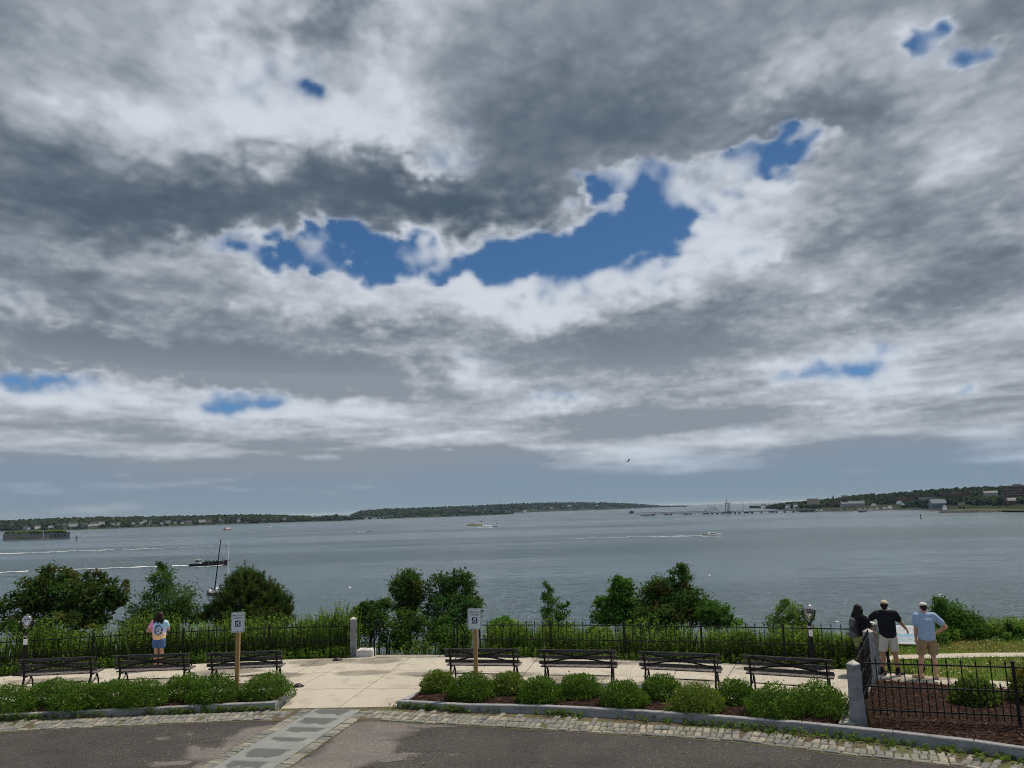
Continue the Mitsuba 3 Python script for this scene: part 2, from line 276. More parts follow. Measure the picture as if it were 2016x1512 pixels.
mat('m_mulch', mikit.proc(lambda p, n, uv: mix((.012, .007, .006), (.040, .024, .019), noise(p.x * 38, p.y * 24, p.z * 20))), .95, .1, bump=lambda p, n, uv: noise(p.x * 40, p.y * 30), bs=.02)
mat('m_turf', mikit.proc(lambda p, n, uv: mix(mix((.07, .11, .022), (.12, .15, .035), fbm(p.x * 6, p.y * 6)), (.20, .175, .07), sst(.45, .68, fbm(p.x * .55, p.y * .55, 3)))), .95, .1, bump=lambda p, n, uv: noise(p.x * 30, p.y * 30), bs=.02)
mat('m_hillside', mikit.proc(lambda p, n, uv: mix((.03, .045, .014), (.07, .095, .025), fbm(p.x * .7, p.y * .7))), .95, .1)
mat('m_iron', (.009, .0095, .010), .5, .22)
def benchwood(p, n, uv):
    g = fbm(p.x * 3 + p.y * 3, p.z * 60, (p.y - p.x) * 26)
    return mix((.022, .021, .022), (.085, .078, .075), sst(.35, .75, g))
mat('m_slat', mikit.proc(benchwood), .5, .4)
mat('m_seat', mikit.proc(lambda p, n, uv: mix((.045, .040, .040), (.19, .175, .17), sst(.25, .8, fbm(p.x * 2 + p.y * 2, p.z * 30, (p.y - p.x) * 22)))), .5, .4)
mat('m_post', mikit.proc(lambda p, n, uv: mix((.24, .145, .055), (.40, .26, .115), fbm(p.x * 60, p.y * 60, p.z * 2.2))), .75, .25)
mat('m_sign', (.62, .66, .69), .35, .5); mat('m_ink', (.016, .035, .045), .5, .3); mat('m_inkblue', (.015, .018, .06), .45, .3)
mat('m_chrome', (.42, .42, .43), .22, .5, 1.0, bump=lambda p, n, uv: fbm(p.x * 30, p.y * 30, p.z * 30), bs=.003)
mat('m_white', (.78, .78, .76), .45, .4); mat('m_offwhite', (.55, .56, .55), .6, .3); mat('m_black', (.010, .010, .011), .6, .3)
mat('m_darkhull', (.018, .016, .022), .5, .4); mat('m_glassdark', (.02, .025, .03), .1, .5)
scene['m_leaf'] = {'type': 'principledthin', 'base_color': {'type': 'mesh_attribute', 'name': 'vertex_color'}, 'roughness': .55, 'diff_trans': .9, 'spec_trans': 0.0, 'eta': 1.4}
scene['m_foliage'] = {'type': 'twosided', 'bsdf': {'type': 'diffuse', 'reflectance': {'type': 'mesh_attribute', 'name': 'vertex_color'}}}
mat('m_bark', mikit.proc(lambda p, n, uv: mix((.05, .04, .03), (.13, .11, .085), noise(p.x * 22, p.y * 22, p.z * 5))), .9, .2)

# ---------------------------------------------------------------- the setting: ground, road, gutter, beds, promenade
KERB_L = np.array([(-18.5, 16.9), (-14.0, 17.35), (-11.254, 17.519), (-9.725, 17.590), (-8.171, 17.635), (-6.625, 17.725), (-5.382, 17.763)])
KERB_R = np.array([(-2.704, 17.646), (-1.133, 17.097), (0.294, 16.837), (2.010, 16.295), (3.689, 15.629), (5.134, 14.968), (6.451, 14.228), (7.479, 13.575), (8.95, 12.35), (10.2, 11.1)])
COB = np.array([(-18.5, 15.9), (-14, 16.4), (-10.634, 16.581), (-8.953, 16.729), (-7.128, 16.859), (-5.585, 16.942), (-3.368, 16.773), (-1.799, 16.325), (0.304, 15.690), (2.251, 15.100), (3.826, 14.591), (5.599, 13.580), (6.862, 12.991), (8.0, 12.0), (9.6, 10.4)])
FAR = np.array([(-20, 20.3), (-17, 21.6), (-14.330, 22.405), (-13.487, 22.766), (-12.000, 23.056), (-9.128, 23.463), (-6.900, 23.711), (-4.887, 23.701), (-4.275, 23.889), (-1.230, 23.480), (0.089, 23.129), (2.775, 22.318), (5.399, 21.423), (7.984, 20.347), (8.824, 19.868), (10.037, 19.076), (11.419, 18.365), (14, 16.6), (17, 14)])
RET_L, RET_R = [(-5.38, 17.76), (-5.40, 19.32)], [(-2.70, 17.65), (-2.31, 19.37)]
def along(poly, step):
    """Points every step metres along a polyline, with unit tangents."""
    d = np.r_[0, np.cumsum(np.linalg.norm(np.diff(poly, axis=0), axis=1))]
    s = np.arange(0, d[-1], step)
    p = np.stack([np.interp(s, d, poly[:, k]) for k in (0, 1)], 1)
    t = np.gradient(p, axis=0); t /= np.linalg.norm(t, axis=1, keepdims=True)
    return p, t
def offset(poly, w):
    """The polyline moved w to its left."""
    t = np.gradient(poly, axis=0); t /= np.linalg.norm(t, axis=1, keepdims=True)
    return poly + w * np.stack([-t[:, 1], t[:, 0]], 1)
fenceL = np.array([(-19.5, 20.9), (-17.2, 21.9), (-14.794, 22.871), (-13.587, 23.271), (-11.690, 23.596), (-9.354, 24.033), (-7.061, 24.260), (-5.083, 24.130)])
fenceR = np.array([(-1.159, 23.548), (0.545, 23.217), (2.533, 22.657), (5.174, 21.767), (7.117, 21.047), (8.970, 20.402)])
edge_x = np.r_[-80, -30, fenceL[:, 0], -4.5, fenceR[:, 0], 10.5, 14, 22, 60]
edge_y = np.r_[12, 15, fenceL[:, 1] + .5, 24.3, fenceR[:, 1] + .5, 23.6, 25.2, 25.5, 20]
def land_z(x, y):
    """Height of the bank beyond the fence."""
    d = np.maximum(0, y - np.interp(x, edge_x, edge_y))
    z = -.055 - .9 * np.minimum(d, 1.2) / 1.2 * .5 - .52 * np.maximum(d - .6, 0)
    return np.maximum(z, -33) + np.where(d > 1, .35 * (meshkit.fbm(np.stack([x * .25, y * .25, x * 0], -1), 3, 5) - .5) * np.minimum(d, 5), 0)
gx = np.r_[np.linspace(-260, -42, 24), np.linspace(-40, 40, 130), np.linspace(42, 260, 24)]
gy = np.r_[np.linspace(-60, 8, 12), np.linspace(9, 34, 84), np.linspace(35, 110, 50)]
X, Y = np.meshgrid(gx, gy, indexing='ij')
Z = land_z(X, Y)
def grid_mesh(X, Y, Z):
    n, m = X.shape; i, j = np.meshgrid(np.arange(n - 1), np.arange(m - 1), indexing='ij'); a = (i * m + j).ravel()
    return trimesh.Trimesh(np.stack([X, Y, Z], -1).reshape(-1, 3), np.vstack([np.stack([a, a + m, a + m + 1], 1), np.stack([a, a + m + 1, a + 1], 1)]), process=False)
setting('ground', grid_mesh(X, Y, Z), 'm_hillside', 'green bank falling away behind the iron fence', smooth=True)
road = Polygon(np.vstack([COB, [(10.2, 10.4), (30, -30), (-30, -30), (-30, 12)]]))
setting('road', sheet(road, 0.0), 'm_asphalt', 'dark asphalt road with paler worn patches')
kerb_line = np.vstack([KERB_L, KERB_R])
gut = Polygon(np.vstack([offset(COB, -.06), offset(kerb_line, .12)[::-1]])).buffer(0)
setting('gutter', sheet(gut, .004), 'm_dirt', 'dirt bed of the cobbled gutter strip')

def kerb_stone(a, b, h, w=.15, z0=-.1, taper=None):
    """One granite kerb stone from a to b (front edge), w deep; the h at each end may differ."""
    a, b = np.asarray(a, float), np.asarray(b, float); t = (b - a) / np.linalg.norm(b - a); nrm = np.array([-t[1], t[0]])
    a, b = a + t * .004, b - t * .004
    h0, h1 = h if isinstance(h, (tuple, list)) else (h, h)
    pts, c = [], .012
    for q, hh in ((a, h0), (b, h1)):
        for o, z in ((0, z0), (0, hh - c), (c, hh), (w - c, hh), (w, hh - c), (w, z0)): pts.append((*(q + nrm * o), z))
    return hull(pts)
kb = 'kerb'
tag(kb, 'grey granite kerb stones edging the planting beds', kind='structure')
def kerb_h(x): return float(np.interp(x, [-11, -5.4, -2.7, 2, 8], [.115, .165, .15, .17, .20]))
for K in (KERB_L, KERB_R):
    for a, b in zip(K[:-1], K[1:]):
        n = max(1, round(np.linalg.norm(b - a) / 1.9))
        for k in range(n):
            p, q = a + (b - a) * k / n, a + (b - a) * (k + 1) / n
            part(kb, 'stone', kerb_stone(p, q, (kerb_h(p[0]), kerb_h(q[0]))), 'm_granite')
part(kb, 'stone', kerb_stone((-5.40, 17.93), (-5.42, 19.32), (.163, .02)), 'm_granite', label='sloping return kerb stone beside the walk')
part(kb, 'stone', kerb_stone((-2.30, 19.40), (-2.63, 17.82), (.02, .148), w=.14), 'm_granite', label='sloping return kerb stone at the right bed')

# cobbles: headers in crosswise rows with a stretcher row by the asphalt
cob_meshes = []
for k in range(5):
    v = np.array([(x, y, z) for x in (-.5, .5) for y in (-.5, .5) for z in (-1, 0)], float)
    r_ = np.random.default_rng(50 + k)
    top = [(sx * (.5 - .06 - r_.uniform(0, .04)), sy * (.5 - .05 - r_.uniform(0, .04)), r_.uniform(-.02, .06)) for sx in (-1, 1) for sy in (-1, 1)]
    low = [(sx * .5, sy * .5, -.14 - r_.uniform(0, .05)) for sx in (-1, 1) for sy in (-1, 1)] + [(sx * .5, sy * .5, -1) for sx in (-1, 1) for sy in (-1, 1)]
    low += [(0, 0, .06)]
    cob_meshes.append(hull(top + low))
cob_shapes = [[shape(m, f'm_cobble_{c}') for c in range(4)] for m in cob_meshes]
cobbles = []     # (x, y, length across, width along, angle)
span = (-5.02, -3.02)
P, Tn = along(COB, .001)
kd = np.interp(P[:, 0], np.r_[KERB_L[:, 0], KERB_R[:, 0]], np.r_[KERB_L[:, 1], KERB_R[:, 1]])
S = np.arange(len(P)) * .001
for row in range(4):
    s = rnd.uniform(0, .1)
    while s < S[-1] - .2:
        w = rnd.uniform(.20, .30) if row == 0 else rnd.uniform(.105, .15)
        i = int((s + w / 2) * 1000); i = min(i, len(P) - 1)
        p, t = P[i], Tn[i]; nrm = np.array([-t[1], t[0]])
        if -12.5 < p[0] < 9.4 and p[1] > 11.0:
            lo = 0.0 if row == 0 else .125 + (row - 1) * .30
            hi = .11 if row == 0 else lo + rnd.uniform(.255, .29)
            q = p + nrm * (lo + hi) / 2
            room = (kd[i] - p[1]) * nrm[1]
            bare = row >= 3 and (rnd.random() < .55 or p[0] > 1.5)
            bare = bare or (row == 2 and p[0] > 4.5 and rnd.random() < .5) or (row > 0 and rnd.random() < .03)
            if hi < room + .03 and not bare and not (-5.2 < q[0] < -3.0 and q[1] < 17.0 and row < 1) and not (-5.0 < q[0] + (17.3 - q[1]) * .18 < -3.25):
                cobbles.append((q[0], q[1], hi - lo, w - .020, math.atan2(t[1], t[0]) + rnd.uniform(-.03, .03)))
        s += w
# crosswalk: five slabs between two cobbled borders, running towards the gap in the kerb
axis0, axis1 = np.array([-3.98, 17.62]), np.array([-4.72, 13.9])
ax = (axis1 - axis0) / np.linalg.norm(axis1 - axis0); across = np.array([-ax[1], ax[0]])
across = across if across[0] > 0 else -across
wk = 'crosswalk'
tag(wk, 'pale stone slab crossing between cobbled borders', kind='structure')
part(wk, 'bedding', sheet([axis0 + across * .80, axis0 - across * .80, axis1 + ax * .9 - across * .80, axis1 + ax * .9 + across * .80], .008), 'm_dirt')
for k in range(6):
    a, b = axis0 + ax * (.70 * k + .005), axis0 + ax * (.70 * (k + 1) - .004)
    pts = [(*(q + across * s * .53), z) for q in (a, b) for s in (-1, 1) for z in (-.04, .017)] + [(*(q + across * s * .518), .022) for q in (a + ax * .01, b - ax * .01) for s in (-1, 1)]
    part(wk, 'slab', hull(pts), 'm_slate')
for side in (-1, 1):
    s = .12
    while s < 4.4:
        w = rnd.uniform(.115, .155); c = axis0 + ax * (s + w / 2) + across * side * (.66 + rnd.uniform(-.012, .012))
        cobbles.append((c[0], c[1], w - .013, rnd.uniform(.20, .245), math.atan2(across[1], across[0]) + rnd.uniform(-.04, .04)))
        s += w
cobbles.sort(key=lambda c: math.hypot(c[0], c[1]))
rest = []
tag('cobbles', 'pale worn granite cobbles of the gutter strip', kind='structure')
for i, (x, y, l, w, a) in enumerate(cobbles):
    k, c = rnd.randrange(5), rnd.choices(range(4), (5, 3, 2.4, 1.2))[0]
    h = .075
    M = T().translate([x, y, .022 + rnd.uniform(-.007, .008)]).rotate([0, 0, 1], math.degrees(a)).rotate([1, 0, 0], rnd.uniform(-2.5, 2.5)).scale([w, l, h])
    if abs(x) < 9.8 and i < 300: part('cobbles', 'cobble', cob_shapes[k][c], None, M=M)
    else: rest.append((k, c, M))
for c in range(3):
    ms = []
    for k, cc, M in rest:
        if cc % 3 == c:
            m = cob_meshes[k].copy(); m.apply_transform(np.array(M.matrix)); ms.append(m)
    part('cobbles', ('cobble_rows', 'weathered_cobbles', 'yellowish_cobbles')[c], join(ms), f'm_cobble_{(0, 1, 2)[c]}', kind='stuff')

# planting beds
BACK_L = np.array([(-18.5, 18.3), (-14, 18.75), (-11.2, 18.95), (-8, 19.25), (-5.55, 19.32)])
BACK_R = np.array([(-2.30, 19.37), (-.6, 18.98), (.9, 18.55), (2.6, 17.95), (4.4, 17.2), (5.98, 16.45), (6.9, 17.6)])
def bed(poly, z, name, label, seed):
    """Mulch heaped a little towards the middle."""
    pg = Polygon(poly).buffer(0); x0, y0, x1, y1 = pg.bounds
    xs, ys = np.arange(x0, x1, .22), np.arange(y0, y1, .22)
    inner = [(x, y) for x in xs for y in ys if pg.buffer(-.1).contains(Point(x, y))]
    ring = np.array(pg.exterior.segmentize(.25).coords)[:-1]
    from scipy.spatial import Delaunay
    pts = np.vstack([ring, inner]); tri = Delaunay(pts).simplices
    cen = pts[tri].mean(1); tri = tri[[pg.contains(Point(*c)) for c in cen]]
    dist = np.array([pg.exterior.distance(Point(*q)) for q in pts])
    zz = z + .09 * (1 - np.exp(-dist / .35)) + .03 * (meshkit.fbm(np.c_[pts * 2.5, pts[:, :1] * 0 + seed], 3) - .5) * (dist > .02)
    m = trimesh.Trimesh(np.c_[pts, zz], tri, process=False)
    if m.face_normals[:, 2].mean() < 0: m.invert()
    setting(name, m, 'm_mulch', label, smooth=True)
    return pg
bedL = bed(np.vstack([offset(KERB_L, .13), [(-5.50, 17.9), (-5.52, 19.30)], BACK_L[::-1]]), .085, 'planting_bed', 'dark mulch bed behind the left kerb', 3)
bedR = bed(np.vstack([[(-2.22, 19.33), (-2.50, 17.8)], offset(KERB_R[:6], .13), [(5.86, 14.72), (5.80, 15.1), (6.75, 16.85)], BACK_R[:-2][::-1]]), .10, 'planting_bed_right', 'dark mulch bed with shrubs behind the right kerb', 5)
bedM = bed(np.vstack([[(6.25, 14.55)], offset(KERB_R[6:], .13), [(14, 14.2), (10.366, 17.419), (8.16, 18.52), (7.2, 17.0)]]), .11, 'mulch_bed', 'reddish brown mulch behind the black iron fence on the right', 9)
chips, ccol = [], []
for pg, nn, z in ((bedL, 1500, .17), (bedR, 2600, .185), (bedM, 5200, .20)):
    x0, y0, x1, y1 = pg.bounds; k = 0
    while k < nn:
        x, y = rnd.uniform(max(x0, -13), min(x1, 11)), rnd.uniform(y0, y1)
        if not pg.buffer(-.06).contains(Point(x, y)): continue
        k += 1; a, L, W = rnd.uniform(0, PI), rnd.uniform(.02, .055), rnd.uniform(.006, .014)
        dx, dy = math.cos(a), math.sin(a); t = rnd.uniform(-.012, .012); zc = z - .005 + rnd.uniform(-.012, .012) - .06 * math.exp(-pg.exterior.distance(Point(x, y)) / .3)
        chips.append([(x - dx * L - dy * W, y - dy * L + dx * W, zc + t), (x - dx * L + dy * W, y - dy * L - dx * W, zc + t), (x + dx * L + dy * W, y + dy * L - dx * W, zc - t + .008), (x + dx * L - dy * W, y + dy * L + dx * W, zc - t + .008)])
        b = rnd.choice((.5, .8, 1, 1.4, 1.4, 2.4, 4.2) ); ccol.append(np.array([.032, .020, .016]) * b)
v = np.array(chips).reshape(-1, 3); f = np.arange(len(chips) * 4).reshape(-1, 4)
single('mulch_chips', (v, f), 'm_foliage', 'loose brown bark chips scattered over the planting beds', 'mulch', color=np.repeat(ccol, 4, axis=0), kind='stuff')

# promenade: concrete slabs between joints
pw = 'promenade'
tag(pw, 'pale concrete promenade slabs behind the planting beds', kind='structure')
near = np.vstack([BACK_L, [(-5.33, 19.3), (-5.30, 17.64), (-2.74, 17.60), (-2.36, 19.42)], BACK_R[:-1], [(6.55, 16.55), (7.15, 17.0), (8.08, 18.58), (10.357, 17.406), (14, 14.3)]])
walk = Polygon(np.vstack([FAR[1:-1], near[::-1]])).buffer(0)
part(pw, 'joint_bed', sheet(walk.buffer(-.03), -.012), 'm_dirt')
d1 = np.array([.14, .99]); cuts = []
jx = [-12.6, -11.05, -9.55, -8.05, -6.55]
lines = [((x, 16.5), (x + .9, 25.5)) for x in jx]
lines += [((-5.95, 18.0), (-4.65, 24.3)), ((-4.20, 16.5), (-3.06, 24.6)), ((-2.75, 16.5), (-1.45, 24.6)), ((-.6, 17.0), (1.0, 25.5)), ((1.0, 16.8), (3.2, 23.3)), ((2.75, 16.6), (4.6, 22.6)), ((4.2, 17.7), (6.05, 22.1)), ((6.0, 17), (7.9, 21)), ((7.9, 18), (9.2, 20.4)), ((9.3, 17.2), (10.3, 19.6)), ((10.6, 16.5), (11.6, 19.0))]
cuts += [LineString(l) for l in lines]

def inset(w): return offset(FAR[1:-1], -w)
cuts += [LineString(inset(2.05)), LineString([(-5.6, 19.72), (-4.5, 19.69), (-2.3, 19.45)])]
body = walk
for c in cuts: body = body.difference(c.buffer(.010))
for gm in getattr(body, 'geoms', [body]):
    if gm.area < .02: continue
    gm = gm.simplify(.004)
    part(pw, 'slab', prism(gm, -.05, 0.0), 'm_concrete')
part(pw, 'threshold', prism([(-4.262, 23.649), (-2.113, 23.374), (-2.139, 23.670), (-4.293, 23.989)], -.06, .015), 'm_cobble_2', label='pale granite threshold at the head of the steps')
# paver strip between the right bed and the stone post, and the lawn with its path
st = 'paver_strip'
tag(st, 'grey pavers in a narrow strip beside the stone post', kind='structure')
sa, sb = np.array([5.98, 15.0]), np.array([6.93, 16.85])
for k in range(17):
    u = (sb - sa) / np.linalg.norm(sb - sa); c = sa + u * (.06 + .118 * k); m = cbox((-.14, -.052, -.05), (.14, .052, .135 - .006 * k + rnd.uniform(-.003, .003)), .006)
    part(st, 'paver', moved(m, c[0], c[1], 0, math.atan2(u[1], u[0]) - PI / 2), f'm_cobble_{rnd.choice((0, 0, 1, 2))}')
lawn = Polygon(np.vstack([FAR[13:17], [(14, 16.7), (26, 14), (40, 22), (14, 25.0), (10.6, 23.2), (9.1, 20.9)]]))
pathp = Polygon([(9.35, 20.75), (9.910, 21.333), (11.019, 21.292), (12.170, 21.286), (13.266, 21.196), (20, 20.6), (30, 20), (30, 20.8), (20, 21.2), (13.611, 21.724), (12.509, 21.853), (11.344, 21.894), (10.171, 21.869), (9.2, 21.3)])
setting('lawn', sheet(lawn.segmentize(.5), -.012), 'm_turf', 'clover lawn with dry brown patches on the right')
setting('path', sheet(pathp, .004), 'm_concrete', 'narrow concrete path crossing the lawn')

# water to the horizon
def ripple(p, n, uv):
    d = dr.sqrt(p.x * p.x + p.y * p.y)
    k1, k2 = dr.exp(-d / 420), dr.exp(-d / 900)
    calm = .25 + .9 * sst(.32, .7, fbm(p.x * .0035, p.y * .011, 3)) 
    w = fbm(p.x * .16 + .05 * p.y, p.y * .34, 1.0, 3) * 1.35 * k2 + fbm(p.x * .55, p.y * 1.1, 5.0, 3) * .30 * k1
    return w * calm + fbm(p.x * .02, p.y * .055, 9.0, 3) * 3.2 * dr.exp(-d / 1500)
def water_col(p, n, uv):
    return mix((.028, .050, .062), (.044, .074, .084), fbm(p.x * .002, p.y * .006, 2))
scene['m_water'] = {'type': 'bumpmap', 'tex': mikit.proc(ripple, .15), 'scale': 1.0,
                    'bsdf': {'type': 'principled', 'base_color': mikit.proc(water_col), 'roughness': mikit.proc(lambda p, n, uv: .19 + .11 * sst(.36, .62, fbm(p.x * .0016, p.y * .0065, 6.0, 4))), 'specular': .5}}
wr = np.r_[0, 60, 150, 300, 600, 1200, 2400, 5000, 12000, 30000, 90000]; wa = np.linspace(0, 2 * PI, 97)
R, A = np.meshgrid(wr, wa, indexing='ij')
setting('water', grid_mesh(R * np.cos(A), R * np.sin(A), R * 0 + WATER_Z), 'm_water', 'grey green harbour water')

# ---------------------------------------------------------------- fences
def picket_mesh(tip):
    w = .0085
    bar = box((-w, -w, .10), (w, w, tip - .10))
    spear = hull([(-w, -w, tip - .10), (w, -w, tip - .10), (w, w, tip - .10), (-w, w, tip - .10), (-.017, 0, tip - .075), (.017, 0, tip - .075), (0, .017, tip - .075), (0, -.017, tip - .075), (0, 0, tip)])
    return join([bar, spear])
tallp, shortp = shape(picket_mesh(1.17), 'm_iron'), shape(picket_mesh(.79), 'm_iron')
def fence(name, label, line, z=0.0, post_every=2.32, first_post=True, last_post=True, zend=None):
    """Iron picket fence along a polyline: three rails and alternating tall and short pickets between square posts."""
    t = thing(name, label, 'fence', None); line = np.asarray(line, float)
    d = np.r_[0, np.cumsum(np.linalg.norm(np.diff(line, axis=0), axis=1))]; L = d[-1]
    pos = lambda s: np.array([np.interp(s, d, line[:, 0]), np.interp(s, d, line[:, 1]), np.interp(s, [0, L], [z, z if zend is None else zend])])
    n = max(1, round(L / post_every)); ss = np.linspace(0, L, n + 1)
    for i, s in enumerate(ss):
        if (i == 0 and not first_post) or (i == n and not last_post): continue
        p = pos(s); a = pos(max(0, s - .2)); b = pos(min(L, s + .2)); ang = math.atan2(b[1] - a[1], b[0] - a[0])
        part(t, 'post', moved(join([cbox((-.026, -.026, -.3), (.026, .026, 1.10), .004), cbox((-.034, -.034, 1.10), (.034, .034, 1.135), .008)]), p[0], p[1], p[2], ang), 'm_iron')
    for i in range(n):
        a, b = pos(ss[i]), pos(ss[i + 1]); u = (b - a)[:2] / np.linalg.norm((b - a)[:2]); ang = math.atan2(u[1], u[0])
        for zz in (.21, .62, 1.03): part(t, 'rail', beam(a + [u[0] * .026, u[1] * .026, zz], b + [-u[0] * .026, -u[1] * .026, zz], .036, .024), 'm_iron')
        m = max(2, round(np.linalg.norm(b - a) / .116))
        for k in range(1, m):
            q = a + (b - a) * k / m
            part(t, 'picket', tallp if k % 2 == 0 else shortp, None, M=TR(q[0], q[1], q[2] + rnd.uniform(-.006, .006), ang))
    return t
fence('iron_fence', 'long black iron picket fence left of the steps, behind the left benches', fenceL, -.20, zend=-.18)
fence('iron_fence', 'long black iron picket fence between the steps and the visitors, behind the right benches', fenceR, -.18, zend=-.10)
fence('iron_fence', 'short black iron picket fence running back between two pointed stone posts', [(6.36, 15.32), (8.02, 18.40)], .12, first_post=False, last_post=False)
fence('iron_fence', 'black iron picket fence in front of the brown mulch, nearest of all', [(6.40, 15.08), (8.80, 14.36), (10.9, 13.1)], .15, post_every=2.5, first_post=False)
fence('iron_fence', 'lower black iron picket fence on the far side of the lawn, half hidden in shrubs', [(9.392, 25.600, 0.082)[:2], (12.177, 26.000, -0.005)[:2], (14.154, 26.000, -0.026)[:2], (16.599, 25.200, 0.119)[:2]], -1.52, zend=-1.42)
fence('iron_gate', 'low black iron gate across the foot of the garden steps', [(-4.089, 26.400, -0.226)[:2], (-1.964, 26.400, -0.266)[:2]], -1.66, post_every=1.2)
labels['iron_gate']['category'] = 'gate'

# ---------------------------------------------------------------- stone posts and block
def stone(w0, w1, h, cap, seed, flat=False):
    """Rough hewn tapered granite post, its shaft and its pointed cap."""
    n = 9; zs = np.linspace(-.25, h - cap, 16); pts = []
    for z in zs:
        w = np.interp(z, [0, h - cap], [w0, w1]) / 2
        s = np.linspace(-w, w, n)
        ring = [(x, -w) for x in s[:-1]] + [(w, y) for y in s[:-1]] + [(x, w) for x in s[:0:-1]] + [(-w, y) for y in s[:0:-1]]
        pts.append([(x, y, z) for x, y in ring])
    P = np.array(pts); k = P.shape[1]
    nz = meshkit.fbm(np.stack([P[..., 0] * 9 + seed, P[..., 1] * 9, P[..., 2] * 7], -1), 4, seed) - .5
    P[..., :2] *= (1 + .26 * nz * np.clip((P[..., 2] + .3) * 3, 0, 1) * np.clip((h - cap - P[..., 2]) * 14 + .12, 0, 1))[..., None]
    i, j = np.meshgrid(np.arange(len(zs) - 1), np.arange(k), indexing='ij'); a = (i * k + j).ravel(); b = (i * k + (j + 1) % k).ravel()
    v = P.reshape(-1, 3); top = len(v); v = np.vstack([v, [[0, 0, h - cap]]]); e = (len(zs) - 1) * k; jj = np.arange(k)
    f = np.vstack([np.stack([a, b, b + k], 1), np.stack([a, b + k, a + k], 1), np.stack([e + jj, e + (jj + 1) % k, jj * 0 + top], 1)])
    shaft = trimesh.Trimesh(v, f, process=False)
    w = w1 / 2 + .002
    cp = hull([(sx * w, sy * w, h - cap + .002) for sx in (-1, 1) for sy in (-1, 1)] + [(sx * w * .96, sy * w * .96, h - cap + .02) for sx in (-1, 1) for sy in (-1, 1)] + ([(sx * w * .8, sy * w * .8, h) for sx in (-1, 1) for sy in (-1, 1)] if flat else [(0, 0, h)]))
    return shaft, cp
mat('m_capstone', mikit.proc(lambda p, n, uv: mix((.42, .42, .41), (.60, .60, .58), noise(p.x * 120, p.y * 120, p.z * 120))), .8, .3)
for (x, y), h, cap, w0, w1, a, lb, flat in (
        ((6.25, 15.12), 1.24, .09, .205, .17, .45, 'pointed grey granite post at the kerb, nearest of all', False),
        ((8.09, 18.57), 1.25, .085, .195, .165, .55, 'pointed grey granite post at the back end of the short fence', False),
        ((8.83, 20.02), 1.16, .05, .20, .18, .5, 'flat topped granite post under the hand of the man in black', True),
        ((-5.0, 24.12), 1.12, .08, .19, .175, .15, 'pointed pale granite post at the left of the steps', False),
        ((-1.26, 23.56), 1.14, .08, .19, .175, -.15, 'granite post at the right of the steps, behind the right sign', False)):
    t = thing('stone_post', lb, 'stone post')
    sh, cp = stone(w0, w1, h, cap, int(x * 7) + 40, flat)
    part(t, 'shaft', moved(sh, x, y, 0, a), 'm_granite', smooth=50)
    part(t, 'cap', moved(cp, x, y, 0, a), 'm_capstone')
bm = cbox((-.25, -.2, -.1), (.25, .2, .2), .025)
single('stone_block', moved(bm, -4.58, 23.98, 0, -.12), 'm_capstone', 'low cut granite block beside the left stone post of the steps', 'stone block')

# handrails of the steps
def handrail(label, tops, zs, rail_to, low):
    t = thing('handrail', label, 'handrail', None)
    for (x, y), z in zip(tops, zs): part(t, 'post', tube([(x, y, -.9), (x, y, z)], .024, 8), 'm_iron')
    part(t, 'top_bar', tube([(*tops[0], zs[0]), (*tops[1], zs[1])], .021, 8), 'm_iron')
    part(t, 'sloping_bar', tube([(*tops[1], zs[1]), rail_to], .021, 8), 'm_iron')
    for p in low: part(t, 'post', tube([p, (p[0], p[1], p[2] - 1.1)], .022, 8), 'm_iron')
    return t
handrail('black pipe handrail at the left of the steps, dropping towards the gate', [(-4.33, 23.95), (-4.25, 24.3)], (1.0, 1.0), (-3.892, 26.200, -0.292), [(-4.158, 25.100, 0.382), (-4.111, 25.400, 0.225)])
handrail('black pipe handrail at the right of the steps, beside the hidden stone post', [(-1.93, 23.7), (-1.86, 24.1)], (1.0, 1.0), (-1.596, 25.900, -0.033), [(-1.757, 25.000, 0.410), (-1.699, 25.300, 0.285)])

# ---------------------------------------------------------------- benches
bk = Kit()
for sx in (-.80, .80):
    back = [(sx, -.13, 0), (sx, -.05, .18), (sx, .02, .36), (sx, .0, .50), (sx, -.05, .66), (sx, -.105, .83)]
    bk.add('rear_leg', join([beam(p, q, .042, .034) for p, q in zip(back[:-1], back[1:])]), 'm_iron')
    arc = lambda c, r, a0, a1, n=9: [(sx, c[0] + r[0] * math.cos(a), c[1] + r[1] * math.sin(a)) for a in np.linspace(a0, a1, n)]
    bk.add('front_leg', join([tube(arc((.30, 0), (.17, .36), 0, 1.35), [.020] * 9, 8), tube([(sx, .33, .36), (sx, .30, .26), (sx, .15, .20), (sx, .0, .24)], .014, 6), tube([(sx, .0, .385), (sx, .5, .40)], .021, 6)]), 'm_iron', smooth=40)
    bk.add('armrest', tube([(sx, -.02, .60)] + arc((.33, .54), (.17, .10), PI * .75, -.2, 12) + [(sx, .47, .43)], .016, 8), 'm_iron', smooth=40)
for k in range(5): bk.add('seat_slat', cbox((-.92, .045 + .092 * k, .408), (.92, .122 + .092 * k, .44), .006), 'm_seat')
for z, y in ((.805, -.082), (.665, -.034), (.53, .012)): bk.add('back_slat', beam((-.94, y, z), (.94, y, z), .030, .082, .007), 'm_slat')
xs = np.linspace(-.76, .76, 25)
for top in (1, -1):
    zz = .672 + top * (.02 + .125 * (np.abs(xs) / .76) ** 1.5); yy = -.112 - (zz - .83) * -.0 + (.83 - zz) * .33
    pts = np.stack([xs, yy, zz], 1); bk.add('curved_brace', join([beam(p, q, .010, .034) for p, q in zip(pts[:-1], pts[1:])]), 'm_iron')
bk.add('stretcher', tube([(-.80, .0, .24), (.80, .0, .24)], .012, 6), 'm_iron')
